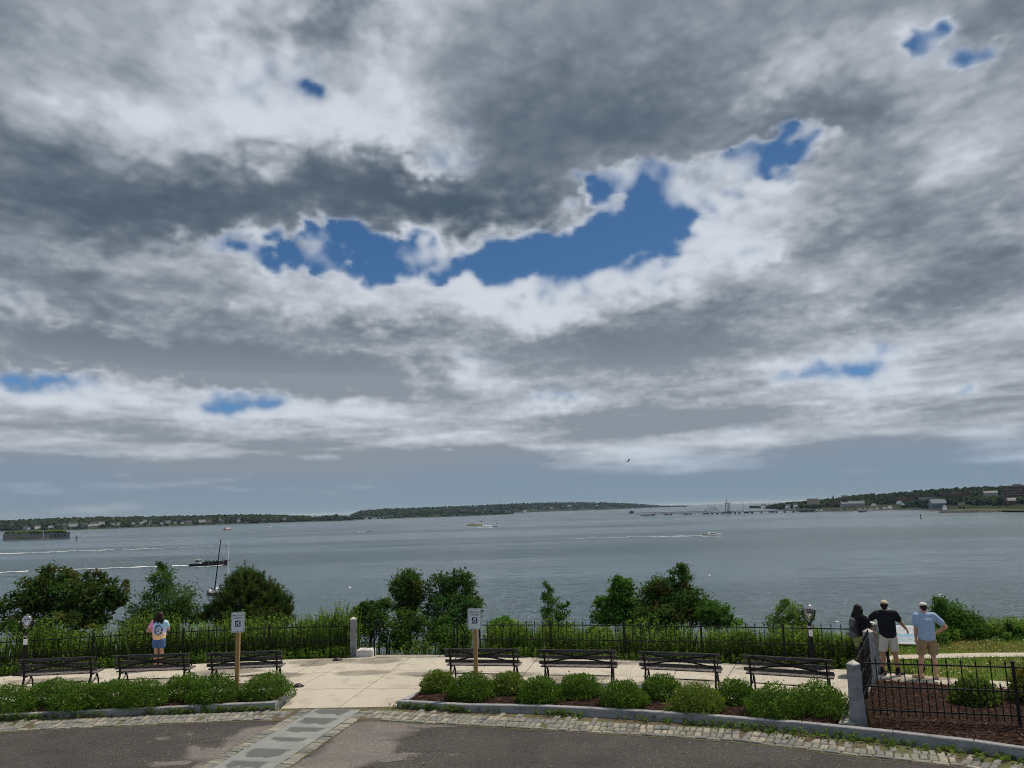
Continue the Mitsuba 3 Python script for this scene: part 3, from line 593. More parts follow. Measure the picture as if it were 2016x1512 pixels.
ends = [((-12.488, 19.956), (-10.641, 20.118)), ((-10.206, 20.155), (-8.340, 20.213)), ((-7.854, 20.133), (-6.026, 20.254)), ((-1.881, 19.863), (-0.007, 19.505)), ((0.459, 19.366), (2.286, 18.986)), ((2.741, 18.819), (4.549, 18.138)), ((4.961, 18.016), (6.704, 17.183)), ((-15.0, 19.62), (-13.12, 19.9))]
bl = ['black slatted bench in front of the left viewer, second from the left edge', 'black slatted bench with the woman in tie-dye standing behind it', 'black slatted bench behind the left parking sign', 'black slatted bench behind the right parking sign', 'black slatted bench second to the right of the right parking sign, before the sapling', 'black slatted bench in front of the large maple, third of the right row', 'black slatted bench nearest the stone posts, last of the right row', 'black slatted bench cut off by the left edge, only its arm showing']
for (a, b), lb in zip(ends, bl):
    a, b = np.array(a), np.array(b); c = (a + b) / 2; ang = math.atan2(b[1] - a[1], b[0] - a[0])
    bk.place('bench', lb, 'bench', TR(c[0] - math.sin(ang) * .09, c[1] + math.cos(ang) * .09, 0, ang), 'benches along the promenade')

# ---------------------------------------------------------------- parking signs
def rrect(w, h, r): return sbox(-w / 2 + r, -h / 2 + r, w / 2 - r, h / 2 - r).buffer(r, 6)
def face(poly, d, y=0.0):
    """Flat shape in the x-z plane, its face towards -y."""
    ms = [prism(g_, 0, d) for g_ in getattr(poly, 'geoms', [poly])]
    m = join(ms); m.apply_transform(trimesh.transformations.rotation_matrix(PI / 2, [1, 0, 0])); m.apply_translation([0, y, 0]); return m
def text(s, h, cx, z, y, bold=True, wmax=None):
    m = meshkit.text_mesh(s, h, .0012, bold); w = m.bounds[1][0] - m.bounds[0][0]
    if wmax and w > wmax: m.apply_scale([wmax / w, 1, 1]); w = wmax
    m.apply_translation([cx - w / 2 - m.bounds[0][0], 0, 0]); m.apply_transform(trimesh.transformations.rotation_matrix(PI / 2, [1, 0, 0])); m.apply_translation([0, y, z]); return m
sk = Kit(); W_, H_ = .305, .457; zc = 1.80
sk.add('post', cbox((-.043, .004, -.3), (.047, .094, zc + H_ / 2 - .03), .006), 'm_post')
pl = sk.add('plate', moved(face(rrect(W_, H_, .03), .004, 0.0), 0, 0, zc), 'm_sign')
sk.add('plate__border', moved(face(rrect(W_ - .022, H_ - .022, .022).difference(rrect(W_ - .036, H_ - .036, .017)), .0012, -.0042), 0, 0, zc), 'm_ink')
sk.add('plate__word', text('RESERVED', .036, 0, zc + .128, -.0042, wmax=.235), 'm_ink')
sk.add('plate__word', text('PARKING', .036, 0, zc + .073, -.0042, wmax=.20), 'm_ink')
sk.add('plate__blue_square', moved(face(rrect(.122, .135, .008), .0012, -.0042), 0, 0, zc - .035), 'm_inkblue')
fig = Point(.012, .045).buffer(.0105)                                # leaning wheelchair rider
fig = fig.union(LineString([(-.006, .030), (.010, .028), (.020, .004)]).buffer(.0075)).union(LineString([(.020, .004), (.030, -.034)]).buffer(.007)).union(LineString([(-.006, .030), (-.024, .034), (-.030, .018)]).buffer(.006)).union(LineString([(.010, .028), (.030, .034), (.034, .046)]).buffer(.005))
fig = fig.union(Point(-.010, -.018).buffer(.034).difference(Point(-.010, -.018).buffer(.0235)).difference(sbox(-.002, .0, .06, .06)))
sk.add('plate__rider_symbol', moved(face(fig, .001, -.0056), 0, 0, zc - .035), 'm_white')
for z in (zc + H_ / 2 - .022, zc - H_ / 2 + .022): sk.add('bolt', moved(ico(.008, 1, (0, -.005, 0)), 0, 0, z), 'm_iron')
sk.place('parking_sign', 'reserved parking sign on a wooden post in the left planting bed', 'parking sign', TR(-6.48, 18.40, 0, .10), 'reserved parking signs')
sk.place('parking_sign', 'reserved parking sign on a wooden post in the right bed, before the stone post', 'parking sign', TR(-.985, 17.86, 0, -.06), 'reserved parking signs')

# ---------------------------------------------------------------- coin viewers
VX, VY = (7.446, 20.483)
def viewer(label, x, y, rz, tilt, ring):
    t = thing('coin_viewer', label, 'viewer', 'coin operated viewers'); M = TR(x, y, 0, rz)
    part(t, 'pole', lathe([(0, -.05), (.065, -.05), (.065, .4), (.052, .95), (.05, 1.03), (0, 1.03)], 20), 'm_iron', smooth=35, M=M)
    part(t, 'base', lathe([(0, 0), (.27, 0), (.27, .035), (.20, .06), (.10, .075), (.066, .11), (0, .11)], 24), 'm_iron', smooth=35, M=M)
    if ring: part(t, 'foot_ring', join([tube([(.36 * math.cos(a), .36 * math.sin(a), .30) for a in np.linspace(0, 2 * PI, 28)], .012, 6)] + [tube([(.06 * math.cos(a), .06 * math.sin(a), .22), (.36 * math.cos(a), .36 * math.sin(a), .30)], .01, 6) for a in (.4, 1.97, 3.54, 5.1)]), 'm_iron', M=M)
    part(t, 'collar', lathe([(0, 1.0), (.075, 1.0), (.08, 1.02), (.075, 1.045), (0, 1.045)], 20), 'm_chrome', smooth=35, M=M)
    Y = [(-.15, 1.44), (-.155, 1.36), (-.11, 1.22), (-.03, 1.12), (.03, 1.12), (.11, 1.22), (.155, 1.36), (.15, 1.44)]
    part(t, 'yoke', join([beam((p[0], 0, p[1]), (q[0], 0, q[1]), .05, .028) for p, q in zip(Y[:-1], Y[1:])] + [tube([(0, 0, 1.03), (0, 0, 1.13)], .034, 10)]), 'm_iron', M=M)
    out = np.array([(-.075, .185), (0, .195), (.075, .185), (.118, .13), (.132, .04), (.118, -.03), (.07, -.13), (.03, -.185), (0, -.20), (-.03, -.185), (-.07, -.13), (-.118, -.03), (-.132, .04), (-.118, .13)])
    rings = [(.55, -.135), (.86, -.115), (1.0, -.07), (1.0, .06), (.9, .10), (.55, .125)]
    pts = np.vstack([[(px_ * s, yy, pz * s) for px_, pz in out] for s, yy in rings])
    hm = trimesh.convex.convex_hull(pts).subdivide_loop(1)
    hd = join([hm, lathe([(0, 0), (.03, 0), (.036, .012), (.03, .02), (0, .02)], 12).apply_translation([0, 0, .2])])
    M2 = M @ T().translate([0, 0, 1.40]).rotate([1, 0, 0], tilt)
    h = part(t, 'head', hd, 'm_chrome', smooth=40, M=M2)
    for s in (-1, 1):
        e = lathe([(.016, 0), (.034, 0), (.036, .035), (.026, .05), (.016, .04)], 16); e.apply_transform(trimesh.transformations.rotation_matrix(PI / 2, [1, 0, 0])); e.apply_translation([s * .043, -.105, .075])
        part(h, 'eyepiece', e, 'm_chrome', smooth=40, M=M2)
        part(h, 'lens', ico(.018, 2, (s * .043, -.125, .075)), 'm_black', M=M2)
        part(t, 'knob', join([tube([(s * .13, 0, .03), (s * .19, 0, .03)], .012, 8), ico(.026, 2, (s * .195, 0, .03))]), 'm_chrome', smooth=40, M=M2)
    part(h, 'coin_slot', box((-.085, -.133, -.0), (-.03, -.118, .016)), 'm_black', M=M2)
    part(h, 'dial_plate', cbox((-.03, -.137, -.075), (.04, -.12, -.02), .004), 'm_white', M=M2)
    part(t, 'notice', cbox((-.05, -.085, .80), (.05, -.07, .96), .004), 'm_white', M=M)
viewer('chrome coin viewer on a black pole with foot ring behind the last right bench', VX, VY, -.15, 6, True)
viewer('chrome coin viewer on a black pole at the far left before dark trees', -13.97, 22.62, .5, -8, False)

# small dome lights let into the slabs
for (x, y), lb in (((-5.520, 20.054), 'dark dome light in the walk beside the left bed corner'), ((-5.316, 23.414), 'dark dome light at the weedy edge left of the steps'), ((5.802, 21.366), 'dark dome light at the fence edge behind the right benches')):
    t = thing('dome_light', lb, 'light', 'dome lights set in the promenade')
    part(t, 'shell', moved(lathe([(0, .075), (.05, .07), (.09, .05), (.115, .012), (.115, 0), (0, 0)], 20), x, y, 0), 'm_darkhull', smooth=40)
    part(t, 'collar', moved(lathe([(0, .004), (.15, .004), (.15, .009), (.11, .014), (0, .014)], 20), x, y, 0), 'm_iron')

# information panel
def panel_print(p, n, uv):
    c = mi.Color3f(.66, .70, .74)
    c = mix(c, (.30, .55, .75), sst(.79, .81, p.z) * (1 - sst(.85, .87, p.z)))
    c = mix(c, (.12, .38, .50), sst(.855, .86, p.z) * (1 - sst(.868, .873, p.z)) * sst(.3, .4, noise(p.x * 9, 0, 1)))
    c = mix(c, (.45, .62, .70), sst(.70, .72, p.z) * (1 - sst(.78, .79, p.z)))
    c = mix(c, (.34, .28, .24), sst(.62, .7, fbm(p.x * 9, p.z * 14, 4)) * (1 - sst(.74, .78, p.z)) * .8)
    return mix(c, (.35, .42, .48), .55 * sst(.45, .5, noise(p.x * 60, dr.floor(p.z * 45), 7)) * sst(.91, .92, p.z) * (1 - sst(.99, 1.0, p.z)))
mat('m_print', mikit.proc(panel_print), .35, .5)
t = thing('information_panel', 'slanted pale blue information panel on two black legs between the two men', 'information panel')
A, B = np.array([9.08, 19.98]), np.array([9.92, 19.70]); u = (B - A) / np.linalg.norm(B - A); v = np.array([-u[1], u[0]])
pts = [(*(A - u * .04 - v * .05), .66), (*(B + u * .04 - v * .05), .66), (*(B + u * .04 + v * .33), 1.05), (*(A - u * .04 + v * .33), 1.05)]
up_ = np.cross(np.subtract(pts[1], pts[0]), np.subtract(pts[3], pts[0])); up_ /= np.linalg.norm(up_)
part(t, 'panel', hull(np.vstack([np.array(pts), np.array(pts) - up_ * .02])), 'm_print')
part(t, 'backing', hull(np.vstack([np.array(pts) - up_ * .022, np.array(pts) - up_ * .045])), 'm_iron')
for q in (A + u * .06, B - u * .06): part(t, 'leg', join([beam((*(q + v * .02), -.1), (*(q + v * .16), .80), .07, .05)]), 'm_iron')

# gull
gk = np.array((22.162, 150.000, 12.777)); t = thing('gull', 'dark gull gliding above the bay, low in the sky', 'bird')
part(t, 'body', moved(ico(.26, 2, (0, 0, 0), (1.0, .30, .28)), *gk), 'm_darkhull')
for s, tip in ((-1, (-.55, .45, -.18)), (1, (.30, -.55, .38))):
    w_ = np.array([(.08, 0, .02), (-.08, 0, .02), (tip[0] * .5 - .10, tip[1] * .5, tip[2] * .9 + .05), (tip[0] * .5 + .09, tip[1] * .5, tip[2] * .9 + .05), (*tip,)])
    part(t, 'wing', moved(hull(np.vstack([w_, w_ + [0, 0, .02]])), *gk), 'm_darkhull')

# ---------------------------------------------------------------- plants: every leaf a folded blade of its own
GREENING = np.array([1.9, 1.98, 1.35])
def leaves(P, axis, nrm, L, W, cols, r, fold=.18):
    """Leaf meshes: base points P, directions axis, faces nrm, lengths L, widths W, colours cols."""
    n = len(P); axis = axis / (np.linalg.norm(axis, axis=1, keepdims=True) + 1e-9)
    side = np.cross(axis, nrm); side /= np.linalg.norm(side, axis=1, keepdims=True) + 1e-9
    nn = np.cross(side, axis)
    L, W = np.broadcast_to(L, (n,))[:, None], np.broadcast_to(W, (n,))[:, None]
    a, b, c, d = P, P + axis * L * .45 + side * W * .5 + nn * W * fold, P + axis * L - nn * L * .12, P + axis * L * .45 - side * W * .5 + nn * W * fold
    v = np.stack([a, b, c, d], 1).reshape(-1, 3); i = np.arange(n)[:, None] * 4
    return v, np.vstack([i + [0, 1, 2], i + [0, 2, 3]]), np.repeat(cols, 4, axis=0)
def tint(pal, n, r, spread=.22):
    pal = np.asarray(pal, float) * GREENING; c = pal[r.integers(0, len(pal), n)]
    return np.clip(c * (1 + r.normal(0, spread, (n, 1))) * (1 + r.normal(0, .06, (n, 3))), .004, .8)
def unitv(n, r):
    v = r.normal(size=(n, 3)); return v / np.linalg.norm(v, axis=1, keepdims=True)
def merge(parts): 
    off, V_, F_, C_ = 0, [], [], []
    for v, f, c in parts: V_.append(v); F_.append(f + off); C_.append(c); off += len(v)
    return np.vstack(V_), np.vstack(F_), np.vstack(C_)
def leaf_entry(parts): v, f, c = merge(parts); return mikit.ply((v, f), 'm_leaf', smooth=False, color=c)

# rounded shrubs in the beds
SHRUB = [(.050, .098, .022), (.038, .078, .018), (.072, .124, .026), (.034, .066, .019)]
def shrub(label, x, y, z, rx, ry, h, seed, pal=SHRUB, flowers=9, n=5600, group='rounded shrubs in the planting beds', L=.042):
    r = np.random.default_rng(seed); t = thing('shrub', label, 'shrub', group)
    u = unitv(n, r); u[:, 2] = np.abs(u[:, 2]) * 1.05 - .25 * (r.random(n) < .35)
    lump = .80 + .52 * (meshkit.fbm(u * 3.1 + seed, 3, seed) - .35)
    P = u * np.stack([rx * lump, ry * lump, h * .92 * lump], 1) * (1 - .45 * r.random((n, 1)) ** 2.2)
    sprig = r.random(n) < .03; P[sprig] *= r.uniform(1.04, 1.2, (sprig.sum(), 1))
    P[:, 2] = np.maximum(P[:, 2] + h * .12, .02)
    ax = u * .9 + unitv(n, r) * .85 + [0, 0, .25]; nr = u + unitv(n, r) * .7 + [0, 0, .3]
    c = tint(pal, n, r, .2)
    tip = lump > np.quantile(lump, .72); c[tip] *= [1.18, 1.1, .95]
    s = leaf_entry([leaves(P, ax, nr, L * r.uniform(.7, 1.3, n), L * .62 * r.uniform(.7, 1.2, n), c, r)])
    M = TR(x, y, z); part(t, 'foliage', s, None, M=M)
    st_ = []
    for k in range(9):
        a = r.uniform(0, 2 * PI); e = np.array([math.cos(a) * rx * .6, math.sin(a) * ry * .6, h * r.uniform(.5, .8)])
        st_.append(tube([(0, 0, -.05), e * .5 + [0, 0, .05], e], [.014, .010, .005], 5))
    part(t, 'stems', join(st_), 'm_bark', M=M, kind='stuff')
    if flowers:
        k = r.choice(n, flowers * 4, replace=False); k = k[(P[k, 2] > h * .3) & (P[k, 1] < ry * .4)][:flowers]
        Q = P[k] * 1.03
        fl = [leaves(np.repeat(Q, 5, 0), unitv(len(Q) * 5, r) + [0, -.4, .5], unitv(len(Q) * 5, r), .028, .026, tint([(.40, .33, .34), (.43, .42, .40)], len(Q) * 5, r, .08), r)]
        part(t, 'blossoms', leaf_entry(fl), None, M=M, kind='stuff')
    return t
for i, (x, y, w, lb) in enumerate((
        (-1.88, 18.54, 0.41, 'shrub with pale pink blossoms at the left tip of the right bed'),
        (-1.06, 17.82, 0.52, 'round shrub at the foot of the right sign post'),
        (-0.28, 18.08, 0.42, 'shrub just right of the right sign post, in the back row'),
        (0.41, 17.36, 0.48, 'second front row shrub of the right bed'),
        (1.28, 17.59, 0.47, 'back row shrub before the second bench of the right row'),
        (2.14, 16.79, 0.48, 'front row shrub between the second and third right benches'),
        (3.01, 17.28, 0.45, 'back row shrub before the third bench of the right row'),
        (3.52, 16.20, 0.50, 'front row shrub under the right end of the third right bench'),
        (4.45, 16.69, 0.42, 'back row shrub before the left end of the last right bench'),
        (4.93, 15.75, 0.58, 'big front row shrub before the last right bench'),
        (5.80, 15.81, 0.58, 'large shrub at the right end of the right bed, next to the stone posts'),
        (-11.29, 17.66, 0.66, 'shrub cut by the left edge of the picture'),
        (-10.75, 18.40, 0.55, 'shrub below the left end of the second bench'),
        (-9.85, 17.95, 0.57, 'shrub with a cluster of white blossoms in the left bed'),
        (-9.17, 18.16, 0.55, 'left half of the paired shrubs below the tie-dye bench'),
        (-8.39, 17.97, 0.52, 'right half of the paired shrubs below the tie-dye bench'),
        (-7.75, 18.59, 0.51, 'back shrub left of the left sign post'),
        (-6.89, 18.23, 0.59, 'shrub at the foot of the left sign post'),
        (-5.76, 18.40, 0.56, 'shrub at the right corner of the left bed, by the dome light'),
)):
    shrub(lb, x, y, .14, w * 1.15, w * 1.06, .20 + w * .60, 300 + i, flowers=16 if 'blossoms' in lb else 6, pal=SHRUB if i not in (0, 2, 7) else [(.085, .105, .035), (.055, .092, .022), (.075, .12, .03)])
bush_red = [(.11, .075, .03), (.075, .10, .03), (.05, .085, .022)]
for i, (x, y, w, h, pal, lb) in enumerate(((8.95, 16.0, .50, .50, bush_red[1:] + [(.04, .075, .02)], 'spreading green shrub in the brown mulch behind the front fence'), (10.2, 16.0, .62, .75, bush_red, 'reddish shrub at the right edge beyond the fence end post'))):
    r = np.random.default_rng(900 + i)
    shrub(lb, x, y, .15, w, w * .8, h, 700 + i, pal, flowers=0, n=2600, group=None, L=.075)

# trees on the bank: trunk, limbs and clustered crowns
def crown(lobes, n_cl, n_lf, L, pal, r, droop=.0, spread=.24, flat=.75):
    """Leaves in clusters through the lobes (x, y, z, rx, ry, rz); returns leaf arrays and cluster centres."""
    out, cents = [], []
    tot = sum(l[3] * l[5] for l in lobes)
    for l in lobes:
        k = max(4, int(n_cl * l[3] * l[5] / tot)); u = unitv(k, r)
        c = np.array(l[:3]) + u * np.array(l[3:6]) * (.30 + .70 * r.random((k, 1)) ** .45) * (.82 + .5 * (meshkit.fbm(u * 2.3 + l[0], 2, 5)[:, None] - .3))
        cents.append(c)
        m = n_lf; rad = spread * (min(l[3], l[5]) ** .75) * r.uniform(.6, 1.25, k)
        P = np.repeat(c, m, 0) + r.normal(size=(k * m, 3)) * np.repeat(rad, m)[:, None] * [1, 1, flat]
        out_d = P - np.array(l[:3]); out_d /= np.linalg.norm(out_d, axis=1, keepdims=True) + 1e-6
        ax = unitv(k * m, r) + out_d * .6 + [0, 0, .15 - droop]; nr = out_d * .5 + unitv(k * m, r) * .6 + [0, 0, .8]
        cc = tint(pal, k, r, .16); col = np.clip(np.repeat(cc, m, 0) * (1 + r.normal(0, .17, (k * m, 1))), .004, .6)
        out.append(leaves(P, ax, nr, L * r.uniform(.7, 1.3, k * m), L * .66 * r.uniform(.7, 1.2, k * m), col, r))
    return out, np.vstack(cents)
def tree(name, label, cat, lobes, pal, seed, n_cl=110, n_lf=60, L=.11, trunk_r=.07, group=None, droop=0.0, spread=.19, flat=.72):
    r = np.random.default_rng(seed); t = thing(name, label, cat, group)
    lv, cen = crown(lobes, n_cl, n_lf, L, pal, r, droop, spread, flat)
    main = max(lobes, key=lambda l: l[3] * l[5]); bx, by = main[0], main[1]; bz = float(land_z(np.array([bx]), np.array([by]))[0])
    top = np.array([main[0], main[1], main[2] + main[5] * .5])
    tr = [tube([(bx + .1, by, bz - .2), (bx - .05, by + .05, bz * .4 + top[2] * .6 - .8), top], [trunk_r, trunk_r * .7, trunk_r * .2], 9)]
    part(t, 'trunk', join(tr), 'm_bark', smooth=60)
    limbs = []
    for c in cen[:: max(1, len(cen) // 34)]:
        s = np.array([bx, by, bz + (min(c[2], top[2]) - bz) * r.uniform(.35, .7)]); mid = (s + c) / 2 + [0, 0, -.08] + r.normal(0, .05, 3)
        limbs.append(tube([s, mid, c], [trunk_r * .35, trunk_r * .22, trunk_r * .09], 5))
    part(t, 'limbs', join(limbs), 'm_bark', kind='stuff')
    part(t, 'crown', leaf_entry(lv), None)
    return t
def lobe(p, rx, rz, ry=None): return (*p, rx, ry or rx * .9, rz)
MAPLE = [(.026, .056, .020), (.034, .066, .024), (.048, .056, .024), (.022, .046, .018)]
GREEN = [(.040, .088, .026), (.052, .105, .034), (.034, .072, .022)]
MID = [(.036, .070, .022), (.048, .085, .026), (.030, .058, .020)]
DARK = [(.028, .055, .022), (.036, .066, .026), (.05, .07, .025)]
tree('maple_tree', 'broad dark maple with reddish tinge at the far left, above the left viewer', 'tree', [lobe((-17.016, 29.000, 1.548), 1.25, .85), lobe((-16.931, 29.000, 2.217), .62, .45), lobe((-17.884, 28.500, 1.218), .95, .55), lobe((-15.263, 28.700, 1.390), .95, .75), lobe((-15.361, 28.700, 2.109), .35, .32), lobe((-14.496, 28.700, 1.512), .42, .5), lobe((-16.269, 28.000, 0.596), 1.9, .55)], MAPLE, 11, 260, 60, .13, .13)
tree('birch_tree', 'fresh green birch with a thin top behind the woman in tie-dye', 'tree', [lobe((-12.509, 28.000, 1.221), 1.15, .72), lobe((-12.672, 28.000, 2.045), .45, .45), lobe((-12.744, 28.000, 2.416), .2, .25), lobe((-11.730, 28.000, 1.027), .55, .55), lobe((-12.641, 27.500, 0.604), 1.2, .5)], [(.036, .072, .024), (.048, .090, .030), (.030, .060, .022)], 12, 190, 60, .085, .08, spread=.22)
tree('round_tree', 'small round topped dark tree left of the right parking sign, leftmost of the pair', 'tree', [lobe((-3.881, 28.000, 1.598), .62, .55), lobe((-3.938, 28.000, 1.077), .55, .5)], DARK, 14, 90, 60, .11, .06)
tree('round_tree', 'bushy dark green tree just behind the right parking sign', 'tree', [lobe((-2.714, 28.000, 1.479), .55, .55), lobe((-2.050, 28.000, 1.461), .5, .68), lobe((-2.289, 27.500, 0.750), .95, .7), lobe((-1.522, 28.000, 0.925), .35, .3)], [(.026, .056, .026), (.034, .068, .03), (.03, .05, .022)], 15, 150, 60, .11, .07)
tree('sapling', 'thin lopsided sapling standing alone behind the second right bench', 'tree', [lobe((1.016, 27.000, 1.478), .22, .24), lobe((1.105, 27.000, 1.056), .35, .25), lobe((1.158, 27.000, 0.605), .58, .32), lobe((1.516, 27.000, 0.962), .2, .14)], GREEN, 16, 46, 40, .085, .035, spread=.17)
tree('maple_tree', 'light green young maple left of the tallest tree on the right', 'tree', [lobe((3.627, 28.000, 1.134), .52, .50), lobe((3.208, 28.000, 0.625), .62, .45), lobe((3.828, 28.000, 0.522), .6, .5), lobe((3.590, 28.000, 1.483), .25, .2)], [(.045, .098, .026), (.06, .12, .035), (.036, .08, .022)], 17, 130, 56, .12, .06)
tree('tall_tree', 'tallest tree on the right bank, with a thin crooked top', 'tree', [lobe((5.324, 28.000, 0.741), 1.05, .85), lobe((5.730, 28.000, 1.513), .38, .45), lobe((5.874, 28.000, 2.087), .2, .22), lobe((5.033, 28.000, 1.270), .55, .5), lobe((6.163, 28.000, 0.718), .6, .6), lobe((4.713, 27.500, 0.393), 1.0, .5)], [(.03, .062, .02), (.04, .078, .026), (.06, .06, .028), (.034, .07, .024)], 18, 230, 60, .11, .09)
tree('small_tree', 'low leafy tree to the right of the tallest tree, behind the fence', 'tree', [lobe((6.606, 27.000, 0.459), .62, .42), lobe((7.063, 26.500, 0.382), .35, .2)], GREEN, 19, 80, 54, .10, .05)
tree('willow_shrub', 'airy olive green willow shrub left of the right viewer', 'shrub', [lobe((8.935, 26.500, 0.576), .38, .38), lobe((9.342, 26.500, 0.402), .45, .42), lobe((8.534, 26.500, 0.212), .4, .3), lobe((9.486, 26.300, 0.022), .4, .3), lobe((8.874, 26.500, 0.856), .16, .14)], [(.075, .12, .042), (.055, .10, .032), (.09, .135, .05)], 20, 110, 30, .085, .035, droop=.1)
tree('leafy_bush', 'dense bush with pointed top on the right, behind the man in light blue', 'bush', [lobe((13.198, 24.500, 0.612), .5, .5), lobe((13.541, 24.300, 0.286), .62, .45), lobe((12.703, 24.200, 0.175), .5, .4), lobe((12.920, 24.500, 0.906), .22, .24)], [(.04, .088, .026), (.055, .11, .034), (.032, .066, .02)], 21, 170, 56, .085, .04)
for k, (lb, lobes, pal) in enumerate((
        ('feathery green bush beside the left stone post, behind the left fence', [lobe((-6.259, 25.800, 0.360), .75, .5), lobe((-6.720, 25.800, 0.451), .45, .35)], GREEN),
        ('tall arching bush right of the left stone post', [lobe((-4.875, 26.300, 0.649), .75, .6), lobe((-5.078, 26.300, 1.060), .4, .3), lobe((-4.456, 26.500, 1.018), .35, .35)], MID),
        ('large bush filling the top of the steps behind the handrails', [lobe((-3.408, 26.600, 0.160), .95, .6), lobe((-3.772, 26.800, 0.599), .6, .45), lobe((-4.190, 26.200, 0.051), .6, .4)], MID),
        ('bush right of the steps, below the dark tree', [lobe((-2.203, 26.300, -0.019), .75, .55), lobe((-2.518, 26.500, 0.314), .5, .4)], GREEN),
        ('sumac with drooping fan leaves right of the right parking sign', [lobe((-0.600, 26.000, 0.417), .38, .22), lobe((-0.194, 26.000, 0.167), .5, .26)], [(.055, .12, .035), (.07, .14, .045)]),
        ('low bush under the sapling', [lobe((1.306, 26.300, 0.080), .85, .3), lobe((2.472, 26.300, 0.001), .7, .26)], MID),
        ('hedge bush at the right end of the far fence', [lobe((14.234, 24.000, -0.084), .7, .28), lobe((14.999, 24.000, -0.046), .6, .3), lobe((14.810, 24.000, 0.252), .2, .2)], GREEN),
        ('low dark bush behind the feet of the information panel', [lobe((11.259, 23.500, -0.009), .75, .3), lobe((12.142, 23.500, -0.089), .7, .28), lobe((10.497, 23.600, 0.081), .4, .25)], MID))):
    tree('leafy_bush', lb, 'bush', lobes, pal, 60 + k, 80, 54, .10 if k != 4 else .16, .03)

# the pine: upright shoots of needles
def pine(label, lobes, seed):
    r = np.random.default_rng(seed); t = thing('pine_tree', label, 'tree')
    main = lobes[0]; bx, by = main[0], main[1]; bz = float(land_z(np.array([bx]), np.array([by]))[0])
    part(t, 'trunk', tube([(bx, by, bz - .2), (bx, by, main[2]), (bx, by, main[2] + main[5] * .9)], [.12, .09, .02], 9), 'm_bark', smooth=60)
    out, limbs = [], []
    for l in lobes:
        k = int(420 * l[3] * l[5]); u = unitv(k, r); u[:, 2] = np.abs(u[:, 2]) - .3 * (r.random(k) < .4)
        c = np.array(l[:3]) + u * np.array(l[3:6]) * (.45 + .55 * r.random((k, 1)) ** .5) * (.85 + .45 * (meshkit.fbm(u * 3 + 2, 2, 5)[:, None] - .35))
        sh = u * .7 + [0, 0, .75] + r.normal(0, .15, (k, 3)); sh /= np.linalg.norm(sh, axis=1, keepdims=True); ln = r.uniform(.18, .42, k)
        m = 34; s = r.random((k, m)); P = (c[:, None] + sh[:, None] * (s * ln[:, None])[..., None]).reshape(-1, 3)
        ax = np.repeat(sh, m, 0) * .8 + unitv(k * m, r) * .8
        pal = [(.028, .054, .020), (.022, .046, .018), (.044, .068, .024), (.046, .050, .024)]
        cc = tint(pal, k, r, .2); cc[u[:, 2] < 0] = cc[u[:, 2] < 0] * [1.15, .95, .9]
        out.append(leaves(P, ax, unitv(k * m, r), .12 * r.uniform(.7, 1.2, k * m), .022, np.repeat(cc, m, 0), r, .05))
        for q in c[::14]: limbs.append(tube([(bx, by, min(q[2], main[2] + .6) - .3), (np.array([bx, by, q[2]]) + q) / 2 - [0, 0, .1], q], [.035, .02, .008], 5))
    part(t, 'limbs', join(limbs), 'm_bark', kind='stuff'); part(t, 'crown', leaf_entry(out), None)
pine('dark broad pine with upright shoots and brownish lower boughs behind the left sign', [lobe((-9.408, 27.500, 1.026), 1.15, 1.0), lobe((-9.480, 27.500, 1.711), .62, .55), lobe((-10.249, 27.200, 0.667), .62, .5), lobe((-8.286, 27.300, 0.768), .5, .75), lobe((-8.962, 27.000, 0.494), 1.2, .6), lobe((-8.734, 27.300, 1.287), .5, .6)], 33)

# tall herbs along the fence, weeds, grass
def herbs(strip, n, h0, h1, pal, seed, L=.11, W=.035, per=9, z0=None):
    """Stems with lance leaves standing on the bank within a band strip(s, d): along, beyond the line."""
    r = np.random.default_rng(seed); P, A, N, LL = [], [], [], []
    xy = strip(n, r); z = land_z(xy[:, 0], xy[:, 1]) if z0 is None else np.full(n, z0); h = r.uniform(h0, h1, n)
    h = h * (.55 + .9 * meshkit.fbm(np.c_[xy * .9, xy[:, :1] * 0], 3, 3))
    lean = r.normal(0, .10, (n, 2)); s = np.sort(r.random((n, per)), 1) ** .75
    base = np.stack([xy[:, :1] + lean[:, :1] * s * h[:, None], xy[:, 1:] + lean[:, 1:] * s * h[:, None], z[:, None] + s * h[:, None]], -1).reshape(-1, 3)
    m = n * per; a = r.uniform(0, 2 * PI, m); e = r.uniform(.1, 1.0, m)
    ax = np.stack([np.cos(a), np.sin(a), e], 1); nr = np.stack([-np.cos(a) * .5, -np.sin(a) * .5, np.ones(m)], 1) + r.normal(0, .25, (m, 3))
    col = np.repeat(tint(pal, n, r, .18), per, 0) * (1 + r.normal(0, .12, (m, 1)))
    out = [leaves(base, ax, nr, L * r.uniform(.6, 1.3, m), W * r.uniform(.7, 1.3, m), np.clip(col, .004, .8), r)]
    b0 = np.c_[xy, z]; b1 = np.c_[xy + lean * h[:, None], z + h]
    out.append(leaves(b0, b1 - b0, r.normal(size=(n, 3)), np.linalg.norm(b1 - b0, axis=1), .012, tint([(.06, .10, .03)], n, r), r, .02))
    return out
HERB = [(.10, .155, .036), (.08, .13, .030), (.13, .185, .045), (.06, .10, .026)]
